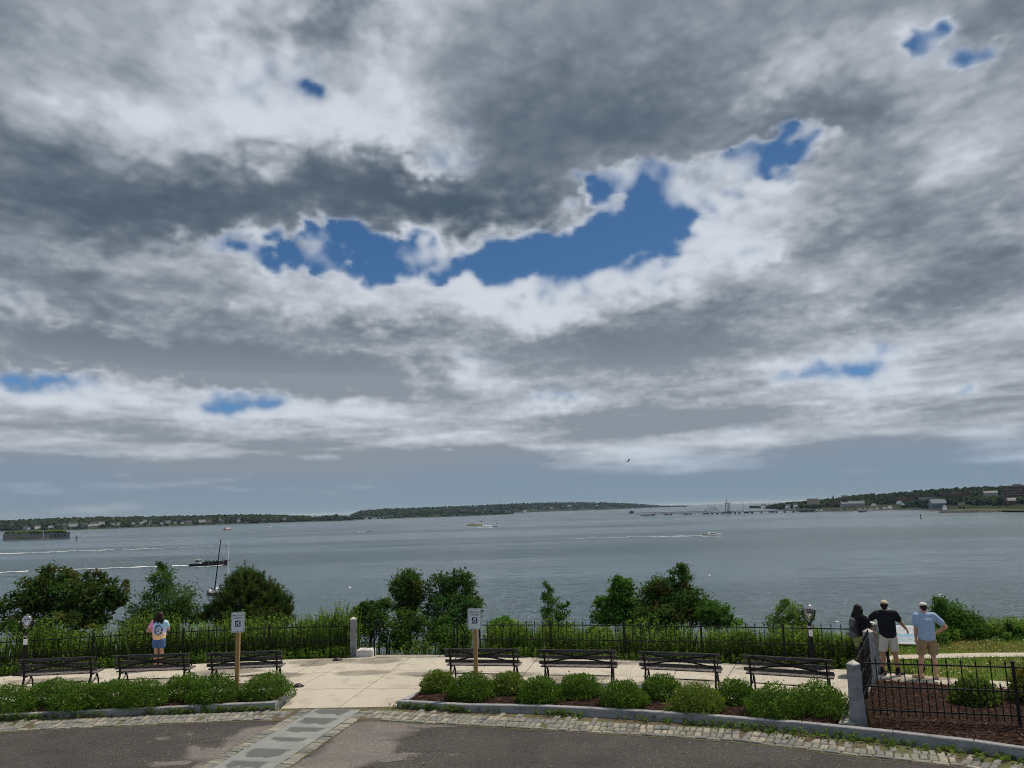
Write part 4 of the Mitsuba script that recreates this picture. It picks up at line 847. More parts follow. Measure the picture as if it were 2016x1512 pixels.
def band(line, d0, d1):
    line = np.asarray(line, float)
    def f(n, r):
        d = np.r_[0, np.cumsum(np.linalg.norm(np.diff(line, axis=0), axis=1))]; s = r.uniform(0, d[-1], n)
        p = np.stack([np.interp(s, d, line[:, k]) for k in (0, 1)], 1); q = np.stack([np.interp(np.minimum(s + .1, d[-1]), d, line[:, k]) - np.interp(s - .1, d, line[:, k]) for k in (0, 1)], 1)
        q /= np.linalg.norm(q, axis=1, keepdims=True); o = r.uniform(d0, d1, n)[:, None]
        return p + np.stack([-q[:, 1], q[:, 0]], 1) * o
    return f
parts_ = herbs(band(fenceL, .12, 3.2), 5200, .75, 1.45, HERB, 41) + herbs(band(fenceR, .12, 3.0), 3800, .5, 1.05, HERB, 42) + herbs(band(fenceR[3:], .15, 2.2), 1300, .6, 1.1, HERB, 47, .22, .016, 7) \
    + herbs(band(np.array([(-5.2, 24.8), (-1.0, 24.6)]), .6, 5), 1500, .5, 1.2, HERB, 48) + herbs(band(np.array([(9.2, 22.0), (14, 23.4), (22, 22.5)]), .5, 2.6), 3000, .2, .5, [c for c in HERB], 49)
single('undergrowth', leaf_entry(parts_), None, 'rank green herbs crowding behind the iron fence', 'herbs', kind='stuff')
parts_ = herbs(band(np.vstack([fenceL[2:], [(-5.3, 24.0)]]), -.42, .12), 900, .10, .34, HERB[:2] + [(.045, .09, .025)], 43, .06, .032, 7, -.03) + herbs(band(fenceR, -.34, .12), 700, .10, .30, HERB, 44, .06, .032, 7, -.03)
single('fence_weeds', leaf_entry(parts_), None, 'low weeds growing out of the foot of the iron fence', 'weeds', kind='stuff')
def kerb_weeds(n, r):
    out = []
    while len(out) < n:
        i = r.integers(0, len(P)); p = P[i]
        if p[0] < -13 or p[0] > 9.8 or -5.3 < p[0] < -2.9: continue
        k = meshkit.noise(np.array([p[0] * 1.3, 5.0, 2.0])); wide = .05 + .25 * max(0, (p[0] + 1) / 9)
        if r.random() < (k * 1.5 - .25 + (.25 if p[0] > 1 else 0)): out.append((p[0], kd[i] - .01 - abs(r.normal(0, .5)) * wide * 1.6))
    return np.array(out)
parts_ = herbs(kerb_weeds, 800, .02, .12, [(.075, .125, .03), (.06, .10, .028), (.10, .13, .045)], 45, .05, .028, 7, .01)
big = np.array([(-9.774, 17.636), (2.943, 16.124), (-6.880, 17.752), (4.769, 15.268)])
parts_ += herbs(lambda n, r: big[r.integers(0, 4, n)] + r.normal(0, .05, (n, 2)), 30, .25, .5, [(.07, .13, .03)], 46, .12, .03, 8, .01)
single('kerb_weeds', leaf_entry(parts_), None, 'ragged green weeds along the foot of the granite kerb', 'weeds', kind='stuff')
def turf(n, seed):
    r = np.random.default_rng(seed); pts = []
    gone = pathp.buffer(.02)
    while len(pts) < n:
        x, y = r.uniform(8.9, 17), r.uniform(15.5, 24.5)
        if lawn.contains(Point(x, y)) and not gone.contains(Point(x, y)): pts.append((x, y))
    xy = np.array(pts); a = r.uniform(0, 2 * PI, n); dry = np.clip((meshkit.fbm(np.c_[xy * .55, xy[:, :1] * 0 + 3], 3, 0) - .42) / .2, 0, 1)
    pal = tint([(.075, .135, .028), (.06, .11, .026), (.095, .15, .04)], n, r) * (1 - dry[:, None]) + tint([(.15, .13, .06), (.11, .105, .045)], n, r) * dry[:, None]
    return [leaves(np.c_[xy, np.full(n, -.015)], np.stack([np.cos(a) * .5, np.sin(a) * .5, np.ones(n)], 1), np.stack([np.cos(a), np.sin(a), a * 0], 1), r.uniform(.03, .10, n), r.uniform(.010, .022, n), pal, r)], xy, r
lv, xy, r_ = turf(26000, 51)
cl = xy[r_.choice(len(xy), 420)]; m = len(cl)
lv.append(leaves(np.repeat(np.c_[cl, np.full(m, .055)], 3, 0), unitv(m * 3, r_) + [0, 0, .6], unitv(m * 3, r_), .028, .028, tint([(.36, .37, .35)], m * 3, r_, .05), r_))
single('grass', leaf_entry(lv), None, 'short lawn grass with white clover heads on the right', 'grass', kind='stuff')

# ---------------------------------------------------------------- people
SPH = to_tri(m3.Manifold.sphere(1.0, 16)).vertices
def ball(c, r):
    r = np.broadcast_to(np.asarray(r, float), (3,)); return SPH * r + np.asarray(c, float)
def hul(*balls): return m3.Manifold.hull_points(np.vstack([ball(c, r) for c, r in balls]))
def fuse(hulls, step, it=8, fold=0.0, seed=0, freq=(9, 9, 5)):
    m = hulls[0]
    for h in hulls[1:]: m = m + h
    t = to_tri(m.refine_to_length(step)); t.merge_vertices()
    old = t.vertices.copy(); trimesh.smoothing.filter_taubin(t, iterations=it)
    mv = t.vertices - old; l_ = np.linalg.norm(mv, axis=1, keepdims=True); ok = np.isfinite(l_) & (l_ < 1.2 * step)
    t.vertices = old + np.where(ok, mv, 0)
    if fold: t.vertices += t.vertex_normals * (fold * (meshkit.fbm(t.vertices * np.array(freq) + seed, 3, seed) - .5) * 2)[:, None]
    return t
def hand(w, d, nrm, thumb, curl, s=1.0):
    """Palm, four unequal fingers and a thumb from the wrist w along d; nrm is the palm's inward normal."""
    d = d / np.linalg.norm(d); side = np.cross(d, nrm); side /= np.linalg.norm(side); nrm = np.cross(side, d)
    side = side * thumb; out = []
    kn = [w + d * (.088 - .004 * abs(k - 1)) * s + side * (.030 - .020 * k) * s for k in range(4)]
    out.append(hul((w, .024 * s), *[(q, .0125 * s) for q in kn]))
    for k, q in enumerate(kn):
        L = (.040, .046, .042, .033)[k] * s; a = curl * (1 + .12 * k); p = q; dd = d
        for j in range(3):
            ang = a * (j + .6); dj = d * math.cos(ang) + nrm * math.sin(ang); e = p + dj * L * (1, .72, .55)[j]
            out.append(hul((p, .0088 * s - .0006 * j), (e, .0082 * s - .0007 * j))); p = e
    b = w + d * .03 * s + side * .022 * s; t1 = b + (d * .55 + side * .75 + nrm * .25) * .036 * s; t2 = t1 + (d * .85 + side * .35 + nrm * .3) * .032 * s
    out += [hul((w + d * .02 * s, .018 * s), (b, .015 * s)), hul((b, .0135 * s), (t1, .0105 * s)), hul((t1, .0105 * s), (t2, .0085 * s))]
    return out
def person(label, x, y, h, heading, skin, look=0.0, nod=0.0, wide=1.0, stance=.10, arms=None, palms=None, curls=(.35, .35), feet=None, male=True, lean=0.0):
    """Joints of a standing figure; arms = {'L': (elbow, wrist), 'R': ...} in world metres. Returns key, joints and directions."""
    t = thing('person', label, 'person'); f = np.array([math.sin(heading), math.cos(heading), 0]); r = np.array([f[1], -f[0], 0]); o = np.array([x, y, 0.0]); U = np.array([0, 0, 1.0])
    J = {'pel': o + U * .52 * h, 'waist': o + U * .61 * h + f * lean * .3, 'chest': o + U * .74 * h + f * lean * .7, 'neck': o + U * .835 * h + f * lean, 'head': o + U * .925 * h + f * (lean + .01)}
    sw = (.108 if male else .094) * h * wide
    hf = np.array([math.sin(heading + look), math.cos(heading + look), 0]); hf = hf * math.cos(nod) - U * math.sin(nod); hr = np.array([math.cos(heading + look), -math.sin(heading + look), 0]); hu = np.cross(hr, hf)
    B = []
    for s, k in ((-1, 'L'), (1, 'R')):
        J['sh' + k] = J['chest'] + r * s * sw + U * .075 * h - f * .01; J['hip' + k] = J['pel'] + r * s * .052 * h
        fo = (o + r * s * stance + f * 0) if feet is None else np.array([*feet[k], 0.0])
        J['ank' + k] = fo + U * .05 * h; J['knee' + k] = (J['hip' + k] + J['ank' + k]) / 2 + f * .018 + U * .012 * h; J['fo' + k] = fo
        e, w = arms[k]; J['el' + k], J['wr' + k] = np.array(e, float), np.array(w, float)
    q = h / 1.75
    B += [hul((J['hipL'], .088 * q), (J['hipR'], .088 * q), (J['waist'], np.array([.125, .095, .08]) * q * wide)), hul((J['waist'], np.array([.12, .092, .08]) * q * wide), (J['chest'] - r * .06 * q, .105 * q * wide), (J['chest'] + r * .06 * q, .105 * q * wide)),
          hul((J['chest'] - r * .07 * q, .10 * q), (J['chest'] + r * .07 * q, .10 * q), (J['shL'], .058 * q), (J['shR'], .058 * q), (J['neck'], .06 * q)), hul((J['neck'] - U * .03, .058 * q), (J['head'] - U * .06 * q, .052 * q))]
    c = J['head']
    B += [hul((c + hu * .028 * q - hf * .012, np.array([.078, .078, .085]) * q), (c - hu * .02 * q + hf * .02 * q, .066 * q), (c - hu * .085 * q + hf * .058 * q, .030 * q)), hul((c + hf * .088 * q + hu * .012 * q, .008), (c + hf * .108 * q - hu * .025 * q, .013), (c + hf * .085 * q - hu * .03 * q, .015))]
    for s in (-1, 1): B.append(hul((c + hr * s * .078 * q + hu * .012, .014), (c + hr * s * .083 * q - hu * .025, .011)))
    for k, s in (('L', -1), ('R', 1)):
        B += [hul((J['sh' + k], .055 * q), (J['el' + k], .042 * q)), hul((J['el' + k], .042 * q), (J['el' + k] * .6 + J['wr' + k] * .4, .041 * q), (J['wr' + k], .027 * q)), hul((J['hip' + k], .092 * q), (J['knee' + k], .056 * q)),
              hul((J['knee' + k], .056 * q), (J['knee' + k] * .62 + J['ank' + k] * .38 - f * .018, .057 * q), (J['ank' + k], .036 * q)), hul((J['ank' + k], .038 * q), (J['fo' + k] + U * .035 - f * .03, .035 * q), (J['fo' + k] + U * .032 + f * .03 * q, .030 * q))]
    body = fuse(B, .03 * q, 6)
    H_ = []
    for i, (k, s) in enumerate((('L', -1), ('R', 1))):
        d = J['wr' + k] - J['el' + k]; d = d / np.linalg.norm(d) if palms is None or palms.get(k) is None else np.array(palms[k][0], float); nn = -r * s if palms is None or palms.get(k) is None else np.array(palms[k][1], float)
        hs = hand(J['wr' + k], d, nn, -s if np.dot(np.cross(d, nn), f) * s < 0 else s, curls[i], q)
        H_.append(fuse([hul((J['wr' + k], .026 * q), (J['wr' + k] - (J['wr' + k] - J['el' + k]) * .25, .031 * q))] + hs, .009, 3))
    part(t, 'body', join([body] + H_), skin, smooth=True)
    for s in (-1, 1):
        e = part(t, 'eye', moved(ico(.011, 2), *(c + hf * .083 * q + hr * s * .031 * q + hu * .012 * q)), 'm_white', smooth=True); part(e, 'iris', moved(ico(.006, 1), *(c + hf * .090 * q + hr * s * .031 * q + hu * .012 * q)), 'm_black')
    part(t, 'mouth', tube([c + hf * .083 * q - hu * .058 * q + hr * a * q for a in (-.022, 0, .022)], [.004, .0065, .004], 6), 'm_lip')
    return t, J, f, r, U, q, (c, hf, hr, hu)
def top(t, J, f, r, U, q, wide, mat_, hem, sleeve=.5, ease=.016, seed=1, puff=1.0):
    hz = J['pel'] * (1 - hem) + J['waist'] * hem
    B = [hul((hz - r * .055 * q, np.array([.118, .118, .06]) * q * wide * puff), (hz + r * .055 * q, np.array([.118, .118, .06]) * q * wide * puff), (J['chest'] - r * .07 * q, (.108 * wide + ease) * q), (J['chest'] + r * .07 * q, (.108 * wide + ease) * q)),
         hul((J['chest'] - r * .075 * q, (.10 + ease) * q), (J['chest'] + r * .075 * q, (.10 + ease) * q), (J['shL'], .058 * q + ease), (J['shR'], .058 * q + ease), (J['neck'] - U * .015, .058 * q + ease * .4))]
    for k in 'LR':
        e = J['sh' + k] * (1 - sleeve) + J['el' + k] * sleeve; B.append(hul((J['sh' + k], .060 * q + ease), (e, .056 * q + ease * 1.1)))
    part(t, 'shirt', fuse(B, .026, 5, .007, seed, (11, 11, 6)), mat_, smooth=True)
def shorts(t, J, f, r, U, q, mat_, reach, seed=2, leg=.082, wide=1.0):
    B = [hul((J['hipL'] - U * .01, .104 * q * wide), (J['hipR'] - U * .01, .104 * q * wide), (J['waist'] - U * .07, np.array([.13, .11, .04]) * q * wide))]
    for k, s in (('L', -1), ('R', 1)):
        e = J['hip' + k] * (1 - reach) + J['knee' + k] * reach; B.append(hul((J['hip' + k] - U * .03, .106 * q * wide), (e + r * s * .008, np.array([leg, leg, .02]) * q)))
    return part(t, 'shorts', fuse(B, .026, 4, .006, seed, (12, 12, 7)), mat_, smooth=True)
def shoes(t, J, f, q, mat_, sole, turn=(-.15, .15)):
    for k, a in zip('LR', turn):
        fd = np.array([f[0] * math.cos(a) + f[1] * math.sin(a), f[1] * math.cos(a) - f[0] * math.sin(a), 0]); o = J['fo' + k]; z = np.array([0, 0, 1.0])
        s = fuse([hul((o - fd * .045 * q + z * .062, .044 * q), (o + fd * .05 * q + z * .055, .046 * q), (o + fd * .165 * q + z * .042, .034 * q))], .02, 3)
        n = part(t, 'shoe', s, mat_, smooth=True)
        so = hul((o - fd * .05 * q + z * .014, (.044 * q, .044 * q, .013)), (o + fd * .06 * q + z * .014, (.048 * q, .048 * q, .013)), (o + fd * .175 * q + z * .014, (.036 * q, .036 * q, .013)))
        part(n, 'sole', to_tri(so), sole)
def cap_hat(t, hd, q, mat_, brim_mat, up_=.0):
    c, hf, hr, hu = hd; R = np.stack([hr, hf, hu], 1); b = c + hu * .038 * q - hf * .010
    dome = SPH.copy(); dome[:, 2] = np.maximum(dome[:, 2], -.05); dome = m3.Manifold.hull_points((dome * np.array([.092, .100, .086]) * q) @ R.T + b)
    k = part(t, 'cap', fuse([dome], .02, 2), mat_, smooth=50)
    P_ = [b + hr * a * .078 * q + hf * (.075 + .10 * math.cos(a * PI / 2)) * q + hu * (.008 - .03 * (a * a) - .012 + z) for a in np.linspace(-1, 1, 9) for z in (0, .006)] + [b + hr * a * .085 * q + hf * .055 * q + hu * (-.012 - .012 * a * a + z) for a in (-1, -.5, 0, .5, 1) for z in (0, .006)]
    part(k, 'brim', hull(P_), brim_mat)
    part(k, 'button', moved(ico(.009, 1), *(b + hu * .087 * q)), mat_)
def hair(t, hd, q, mat_, drop, back, seed, wave=.012, full=1.0):
    c, hf, hr, hu = hd; hr = hr * full; q = q * (1 + .5 * (full - 1))
    B = [hul((c + hu * .036 * q - hf * .022 * q, np.array([.104, .102, .096]) * q), (c - hu * .03 * q - hf * .03 * q, .098 * q))]
    for s in (-1, 0, 1):
        B.append(hul((c + hr * s * .045 * q - hf * .03 * q, .062 * q), (c + hr * s * .078 * q - hf * (.045 + back * .4) * q - hu * drop * .55, .056 * q), (c + hr * s * .078 * q - hf * (.05 + back) * q - np.array([0, 0, drop]), .042 * q)))
    for s in (-1, 1): B.append(hul((c + hr * s * .066 * q + hu * .02, .032 * q), (c + hr * s * .080 * q - hf * .01 - np.array([0, 0, drop * .75]), .026 * q)))
    part(t, 'hair', fuse(B, .016, 3, wave, seed, (26, 26, 12)), mat_, smooth=True)
mat('m_skin', (.46, .27, .19), .5, .35); mat('m_skin_tan', (.30, .165, .105), .5, .35); mat('m_skin_dark', (.22, .115, .07), .5, .35); mat('m_lip', (.33, .13, .11), .5)
mat('m_hairbrown', mikit.proc(lambda p, n, uv: mix((.008, .005, .004), (.024, .014, .011), noise(p.x * 130, p.y * 130, p.z * 8))), .6, .22)
mat('m_hairblack', mikit.proc(lambda p, n, uv: mix((.005, .0045, .0045), (.014, .012, .012), noise(p.x * 120, p.y * 120, p.z * 14))), .6, .2)
cloth = lambda a, b=None: mikit.proc(lambda p, n, uv: mi.Color3f(a) * (.86 + .24 * noise(p.x * 38, p.y * 38, p.z * 26)))
mat('m_blackshirt', cloth((.013, .014, .019)), .9, .15); mat('m_blueshirt', cloth((.30, .42, .60)), .9, .15); mat('m_greyshorts', cloth((.46, .46, .43)), .9, .15); mat('m_khaki', cloth((.27, .20, .125)), .9, .15)
mat('m_denim', cloth((.085, .15, .32)), .9, .15); mat('m_greenshorts', cloth((.20, .26, .105)), .9, .15); mat('m_capcloth', cloth((.52, .44, .32)), .9, .15); mat('m_whitecap', cloth((.60, .59, .54)), .9, .15)
mat('m_brimdark', (.09, .075, .065), .8); mat('m_sock', (.013, .013, .014), .95, .1); mat('m_canvas', (.014, .014, .016), .7, .3); mat('m_tanshoe', (.42, .32, .21), .8, .2); mat('m_bag', cloth((.10, .098, .115)), .8, .2); mat('m_bagdark', cloth((.03, .029, .037)), .8, .2)
WX, WY = -10.30, 22.78
def tiedye(p, n, uv):
    s = .30 * (fbm(p.x * 7, p.z * 7, p.y * 5) - .5)
    u = (p.x - WX) + s; v = p.z + s
    c = mix((.86, .30, .52), (.42, .68, .88), sst(-.15, -.03, u))
    c = mix(c, (.62, .46, .80), (1 - sst(1.05, 1.2, v)) * sst(.0, .12, u) * .6)
    c = mix(c, (.92, .62, .28), 1 - sst(.90, 1.05, v))
    c = mix(c, (.95, .50, .42), (1 - sst(1.0, 1.16, v)) * (1 - sst(-.08, .04, u)) * .7)
    d = dr.sqrt(dr.square((p.x - WX - .065) / .125) + dr.square((p.z - 1.085) / .155)); back = sst(.0, .02, -(p.y - WY))
    a = noise(p.x * 55, p.z * 55, 3)
    ring = sst(.62, .66, d) * (1 - sst(.96, 1.0, d)) * sst(.25, .45, a) + (1 - sst(.56, .6, d)) * sst(.48, .56, a) * .75
    return mix(c, (.02, .02, .035), dr.minimum(ring * back, 1) * .92)
mat('m_tiedye', mikit.proc(tiedye), .9, .15)
# woman at the fence, arms folded before her
a = person('woman with a brown bob in a tie-dye shirt and denim shorts, facing the fence', WX + .04, WY, 1.57, .12, 'm_skin', look=.1, wide=1.22, stance=.085, male=False,
           arms={'L': ((WX - .29, WY - .02, 1.06), (WX - .14, WY + .20, 1.00)), 'R': ((WX + .25, WY + .12, 1.06), (WX + .06, WY + .25, 1.08))})
t, J, f, r, U, q, hd = a
top(t, J, f, r, U, q, 1.24, 'm_tiedye', .25, .50, .020, 3); shorts(t, J, f, r, U, q, 'm_denim', .62, 4, .100, 1.2); hair(t, hd, q, 'm_hairbrown', .165, .015, 5, full=1.35); shoes(t, J, f, q, 'm_canvas', 'm_white', (.9, .5))
# man in black, one hand on the post, the other pointing at the panel
mx, my = 8.93, 19.40
a = person('man in a black shirt, tan cap and pale shorts pointing at the panel', mx, my, 1.77, .15, 'm_skin_tan', look=.55, nod=.15, wide=1.08, feet={'L': (mx - .20, my + .03), 'R': (mx + .13, my - .05)},
           arms={'L': ((8.60, 19.66, 1.27), (8.705, 19.91, 1.215)), 'R': ((9.36, 19.62, 1.20), (9.535, 19.74, 1.035))}, palms={'L': ((.25, .8, -.35), (.1, -.35, -.92)), 'R': ((.62, .45, -.62), (-.6, .1, -.6))}, curls=(.5, .3), lean=.06)
t, J, f, r, U, q, hd = a
top(t, J, f, r, U, q, 1.08, 'm_blackshirt', .05, .62, .020, 6, 1.06); shorts(t, J, f, r, U, q, 'm_greyshorts', .86, 7, .096, 1.08); cap_hat(t, hd, q, 'm_capcloth', 'm_capcloth')
c, hf, hr, hu = hd
part(t, 'hair', fuse([hul((c - hf * .02 + hu * .01, np.array([.083, .083, .07]) * q), (c - hu * .05 - hf * .035, .058 * q))], .02, 3), 'm_hairbrown', smooth=True)
g_ = part(t, 'sunglasses', join([hull([c + hf * (.098 - .016 * abs(s)) * q + hr * s * .06 * q + hu * (.016 + z) * q for s in (-1, -.1, .1, 1) for z in (-.016, .016)] + [c + hf * .085 * q + hr * s * .055 * q + hu * (.016 + z) * q for s in (-1, 1) for z in (-.014, .014)])] + [beam(c + hf * .085 * q + hr * s * .068 * q + hu * .022, c - hf * .01 + hr * s * .088 * q + hu * .016, .006, .008) for s in (-1, 1)]), 'm_black')
for k in 'LR': part(t, 'sock', tube([J['ank' + k] + U * z for z in (-.045, .06, .12)], [.047, .046, .050], 12), 'm_sock', smooth=True)
shoes(t, J, f, q, 'm_canvas', 'm_white', (-.9, 1.0))
w_ = part(t, 'wristband', tube([J['wrL'] + (J['elL'] - J['wrL']) * z for z in (.08, .2)], .036, 12), 'm_sock')
# man in pale blue, one hand on his hip
nx, ny = 9.66, 19.02
a = person('man in a pale blue shirt, pale cap and khaki cargo shorts, hand on hip', nx, ny, 1.75, .05, 'm_skin', look=-.1, nod=.3, wide=1.06, feet={'L': (nx - .22, ny + .03), 'R': (nx + .11, ny - .06)},
           arms={'L': ((9.435, 19.05, 1.135), (9.455, 19.13, .90)), 'R': ((10.10, 18.93, 1.17), (9.935, 19.10, 1.01))}, palms={'L': ((.05, .12, -1), (1, 0, .1)), 'R': ((-.75, .35, -.45), (-.5, -.3, .8))}, curls=(.4, .4))
t, J, f, r, U, q, hd = a
top(t, J, f, r, U, q, 1.08, 'm_blueshirt', .0, .60, .022, 8, 1.10); s_ = shorts(t, J, f, r, U, q, 'm_khaki', .93, 9, .100, 1.10); cap_hat(t, hd, q, 'm_whitecap', 'm_whitecap')
c, hf, hr, hu = hd
part(t, 'hair', fuse([hul((c - hf * .02 + hu * .015, np.array([.081, .081, .06]) * q), (c - hu * .03 - hf * .035, .055 * q))], .02, 3), 'm_hairbrown', smooth=True)
for k, s in (('L', -1), ('R', 1)):
    pc = J['hip' + k] * .42 + J['knee' + k] * .58 + r * s * .092 * q - f * .015; pk = part(s_, 'cargo_pocket', moved(cbox((-.018, -.07, -.085), (.018, .07, .07), .012), *pc, 0), 'm_khaki'); part(t, 'pocket_flap', moved(cbox((-.022, -.074, .035), (.022, .074, .078), .008), *pc, 0), 'm_khaki')
part(t, 'belt', tube([J['waist'] - U * .055 + (r * math.cos(a_) * .152 + f * math.sin(a_) * .125) * q * 1.0 for a_ in np.linspace(0, 2 * PI, 26)], .013, 6), 'm_brimdark')
shoes(t, J, f, q, 'm_tanshoe', 'm_tanshoe', (-.75, .35))
# woman with the backpack, turned towards the panel
bx, by = 8.43, 19.78
a = person('woman with long black hair, black shirt and green shorts behind the stone posts', bx, by, 1.63, 1.15, 'm_skin_dark', look=.1, nod=.1, male=False, stance=.08,
           arms={'L': ((bx + .12, by + .25, 1.02), (bx + .28, by + .20, .93)), 'R': ((bx + .20, by - .24, 1.00), (bx + .33, by - .06, .93))})
t, J, f, r, U, q, hd = a
top(t, J, f, r, U, q, 1.0, 'm_blackshirt', .2, .55, .018, 11); shorts(t, J, f, r, U, q, 'm_greenshorts', .60, 12, .098, 1.04); hair(t, hd, q, 'm_hairblack', .32, .06, 13, .022, 1.2); shoes(t, J, f, q, 'm_canvas', 'm_white')
t = thing('backpack', 'grey and dark backpack worn by the woman with long black hair', 'backpack')
bc = J['chest'] - f * .20 - U * .11
part(t, 'bag', fuse([hul((bc + U * .15, (.09, .11, .07)), (bc - U * .02, (.10, .13, .08)), (bc - U * .17, (.105, .135, .07)))], .03, 4, .006, 3), 'm_bagdark', smooth=True)
part(t, 'pocket', fuse([hul((bc - f * .06 - U * .17 - r * .05, .075), (bc - f * .06 - U * .17 + r * .05, .075), (bc - f * .05 - U * .09, (.09, .09, .03)))], .03, 3, .005, 4), 'm_bag', smooth=True)
part(t, 'flap', fuse([hul((bc - f * .03 + U * .19, (.07, .09, .05)), (bc - f * .075 + U * .06, (.05, .10, .05)))], .03, 3), 'm_bag', smooth=True)
part(t, 'buckle', moved(cbox((-.014, -.014, -.02), (.014, .014, .02), .004), *(bc - f * .135 - U * .02)), 'm_chrome')
for s in (-1, 1): part(t, 'strap', tube([bc + U * .20 + r * s * .07 + f * .06, J['shR' if s > 0 else 'shL'] * .45 + J['neck'] * .55 + U * .058, J['chest'] + f * .145 + r * s * .085, bc - U * .12 + r * s * .11 + f * .10], [.018] * 4, 6), 'm_bagdark')

# ---------------------------------------------------------------- far shores: land, woods, houses
WZ = WATER_Z
mat('m_farland', mikit.proc(lambda p, n, uv: mix((.016, .024, .014), (.032, .042, .022), fbm(p.x * .02, p.y * .02))), .95, .1)
mat('m_field', mikit.proc(lambda p, n, uv: mix((.055, .065, .028), (.085, .09, .04), fbm(p.x * .03, p.y * .03))), .95, .1)
def far_land(name, label, rows, seed, col='m_farland', trees=900, size=(5.5, 9.0), clear=None, wood=None, houses=(), pal=((.022, .036, .018), (.030, .046, .022), (.018, .030, .017), (.038, .052, .024)), rise=.6):
    """Land from its shoreline to a ridge behind; rows of (front x, y, back x, y, height of the tree tops on the ridge). Trees stand all over it."""
    R_ = np.array(rows, float); r = np.random.default_rng(seed); k = 7; vs = []
    tree_h = size[1] * 1.5
    hz = lambda v, top: WZ + .6 + np.maximum(top - tree_h - WZ, .5) * v ** rise
    n = len(R_) * 6; u = np.linspace(0, len(R_) - 1, n); C_ = np.stack([np.interp(u, np.arange(len(R_)), R_[:, j]) for j in range(5)], 1)
    v_ = np.r_[-.06, 0, .12, .3, .55, .8, 1.0, 1.6]
    X = C_[:, 0:1] + (C_[:, 2:3] - C_[:, 0:1]) * v_; Y = C_[:, 1:2] + (C_[:, 3:4] - C_[:, 1:2]) * v_
    Z = np.where(v_ < 0, WZ - 3, np.where(v_ > 1.2, hz(np.array(1.0), C_[:, 4:5]) - 8, hz(np.clip(v_, 0, 1), C_[:, 4:5])))
    m = grid_mesh(X, Y, Z)
    if m.face_normals[:, 2].mean() < 0: m.invert()
    setting(name, m, col, label, smooth=True)
    bl0 = trimesh.creation.icosphere(1, 1.0); bv, bf, out = bl0.vertices, bl0.faces, []
    hs = [(math.hypot(p[0], p[1]), math.atan2(p[0], p[1]), (p[2] + .3 * h_ - 4.2) / math.hypot(p[0], p[1]), w_) for p, w_, h_ in houses]
    q = 0
    while q < trees:
        a = r.uniform(0, len(R_) - 1); v = r.random() ** .8 * .98 + .02; c = [np.interp(a, np.arange(len(R_)), R_[:, j]) for j in range(5)]
        if clear is not None and clear(a, v, r): q += .2; continue
        s = r.uniform(*size) * (.7 if v < .1 else 1); x, y = c[0] + (c[2] - c[0]) * v, c[1] + (c[3] - c[1]) * v
        dt = math.hypot(x, y); zt = (hz(v, c[4]) + s * 1.5 - 4.2) / dt
        if any(dt < dh + s and abs(ah - math.atan2(x, y)) * dt < w_ * .5 + s * .7 and (dt > dh - s * 1.5 or zt > zh) for dh, ah, zh, w_ in hs): q += .3; continue
        hgt = s * r.uniform(.75, 1.2); z = hz(v, c[4]) + hgt * .55
        ph = r.uniform(0, 50); w = 1 + .9 * (meshkit.noise(bv * 2.3 + ph, 3)[:, None] - .45)
        P_ = bv * w * [s * r.uniform(.8, 1.3), s, hgt] + [x, y, z]; out.append((P_, bf, np.repeat(tint(np.array(pal) / GREENING, 1, r, .2), len(bv), 0))); q += 1
    v, f, c = merge(out)
    single(name + '_woods', (v, f), 'm_foliage', wood, 'woods', smooth=True, color=c, kind='stuff')
mat('m_housewhite', (.78, .78, .76), .8, .2); mat('m_housegrey', (.24, .25, .26), .8, .2); mat('m_roof', (.055, .058, .062), .8, .2); mat('m_brick', mikit.proc(lambda p, n, uv: mix((.085, .055, .046), (.12, .075, .062), noise(p.x * .6, p.y * .6, p.z * .9))), .9, .1); mat('m_bluegrey', (.10, .135, .165), .7, .3); mat('m_tan', (.30, .25, .2), .85, .2)
def far_at(p, w, d, h, rz=0): return T().translate([p[0], p[1], p[2]]).rotate([0, 0, 1], math.degrees(rz - math.atan2(p[0], p[1])))
def house(p, w, h, label, group, wall='m_housewhite', roof='m_roof', deep=None, windows=0, flat=False, overh=.3):
    """A house facing the bay: walls, gable roof (or flat slab) and, when large enough, windows."""
    t = thing('house', label, 'house', group); M = far_at(p, w, h, h, rnd.uniform(-.3, .3)); d = deep or w * .7
    part(t, 'wall', box((-w / 2, 0, -6), (w / 2, d, h)), wall, M=M)
    if flat: part(t, 'roof', box((-w / 2 - .2, -.2, h + .02), (w / 2 + .2, d + .2, h + .5)), roof, M=M)
    else: part(t, 'roof', hull([(sx * (w / 2 + overh), y, h + .02) for sx in (-1, 1) for y in (-overh, d + overh)] + [(sx * (w / 2 + overh), d / 2, h + d * .42) for sx in (-1, 1)]), roof, M=M)
    if windows:
        wm = shape(box((-.75, -.14, 0), (.75, .05, 1.7)), 'm_glassdark')
        for i in range(windows): part(t, 'window', wm, None, M=M @ T().translate([-w / 2 + w * (i + .5) / windows, 0, h * .45]))
    return t

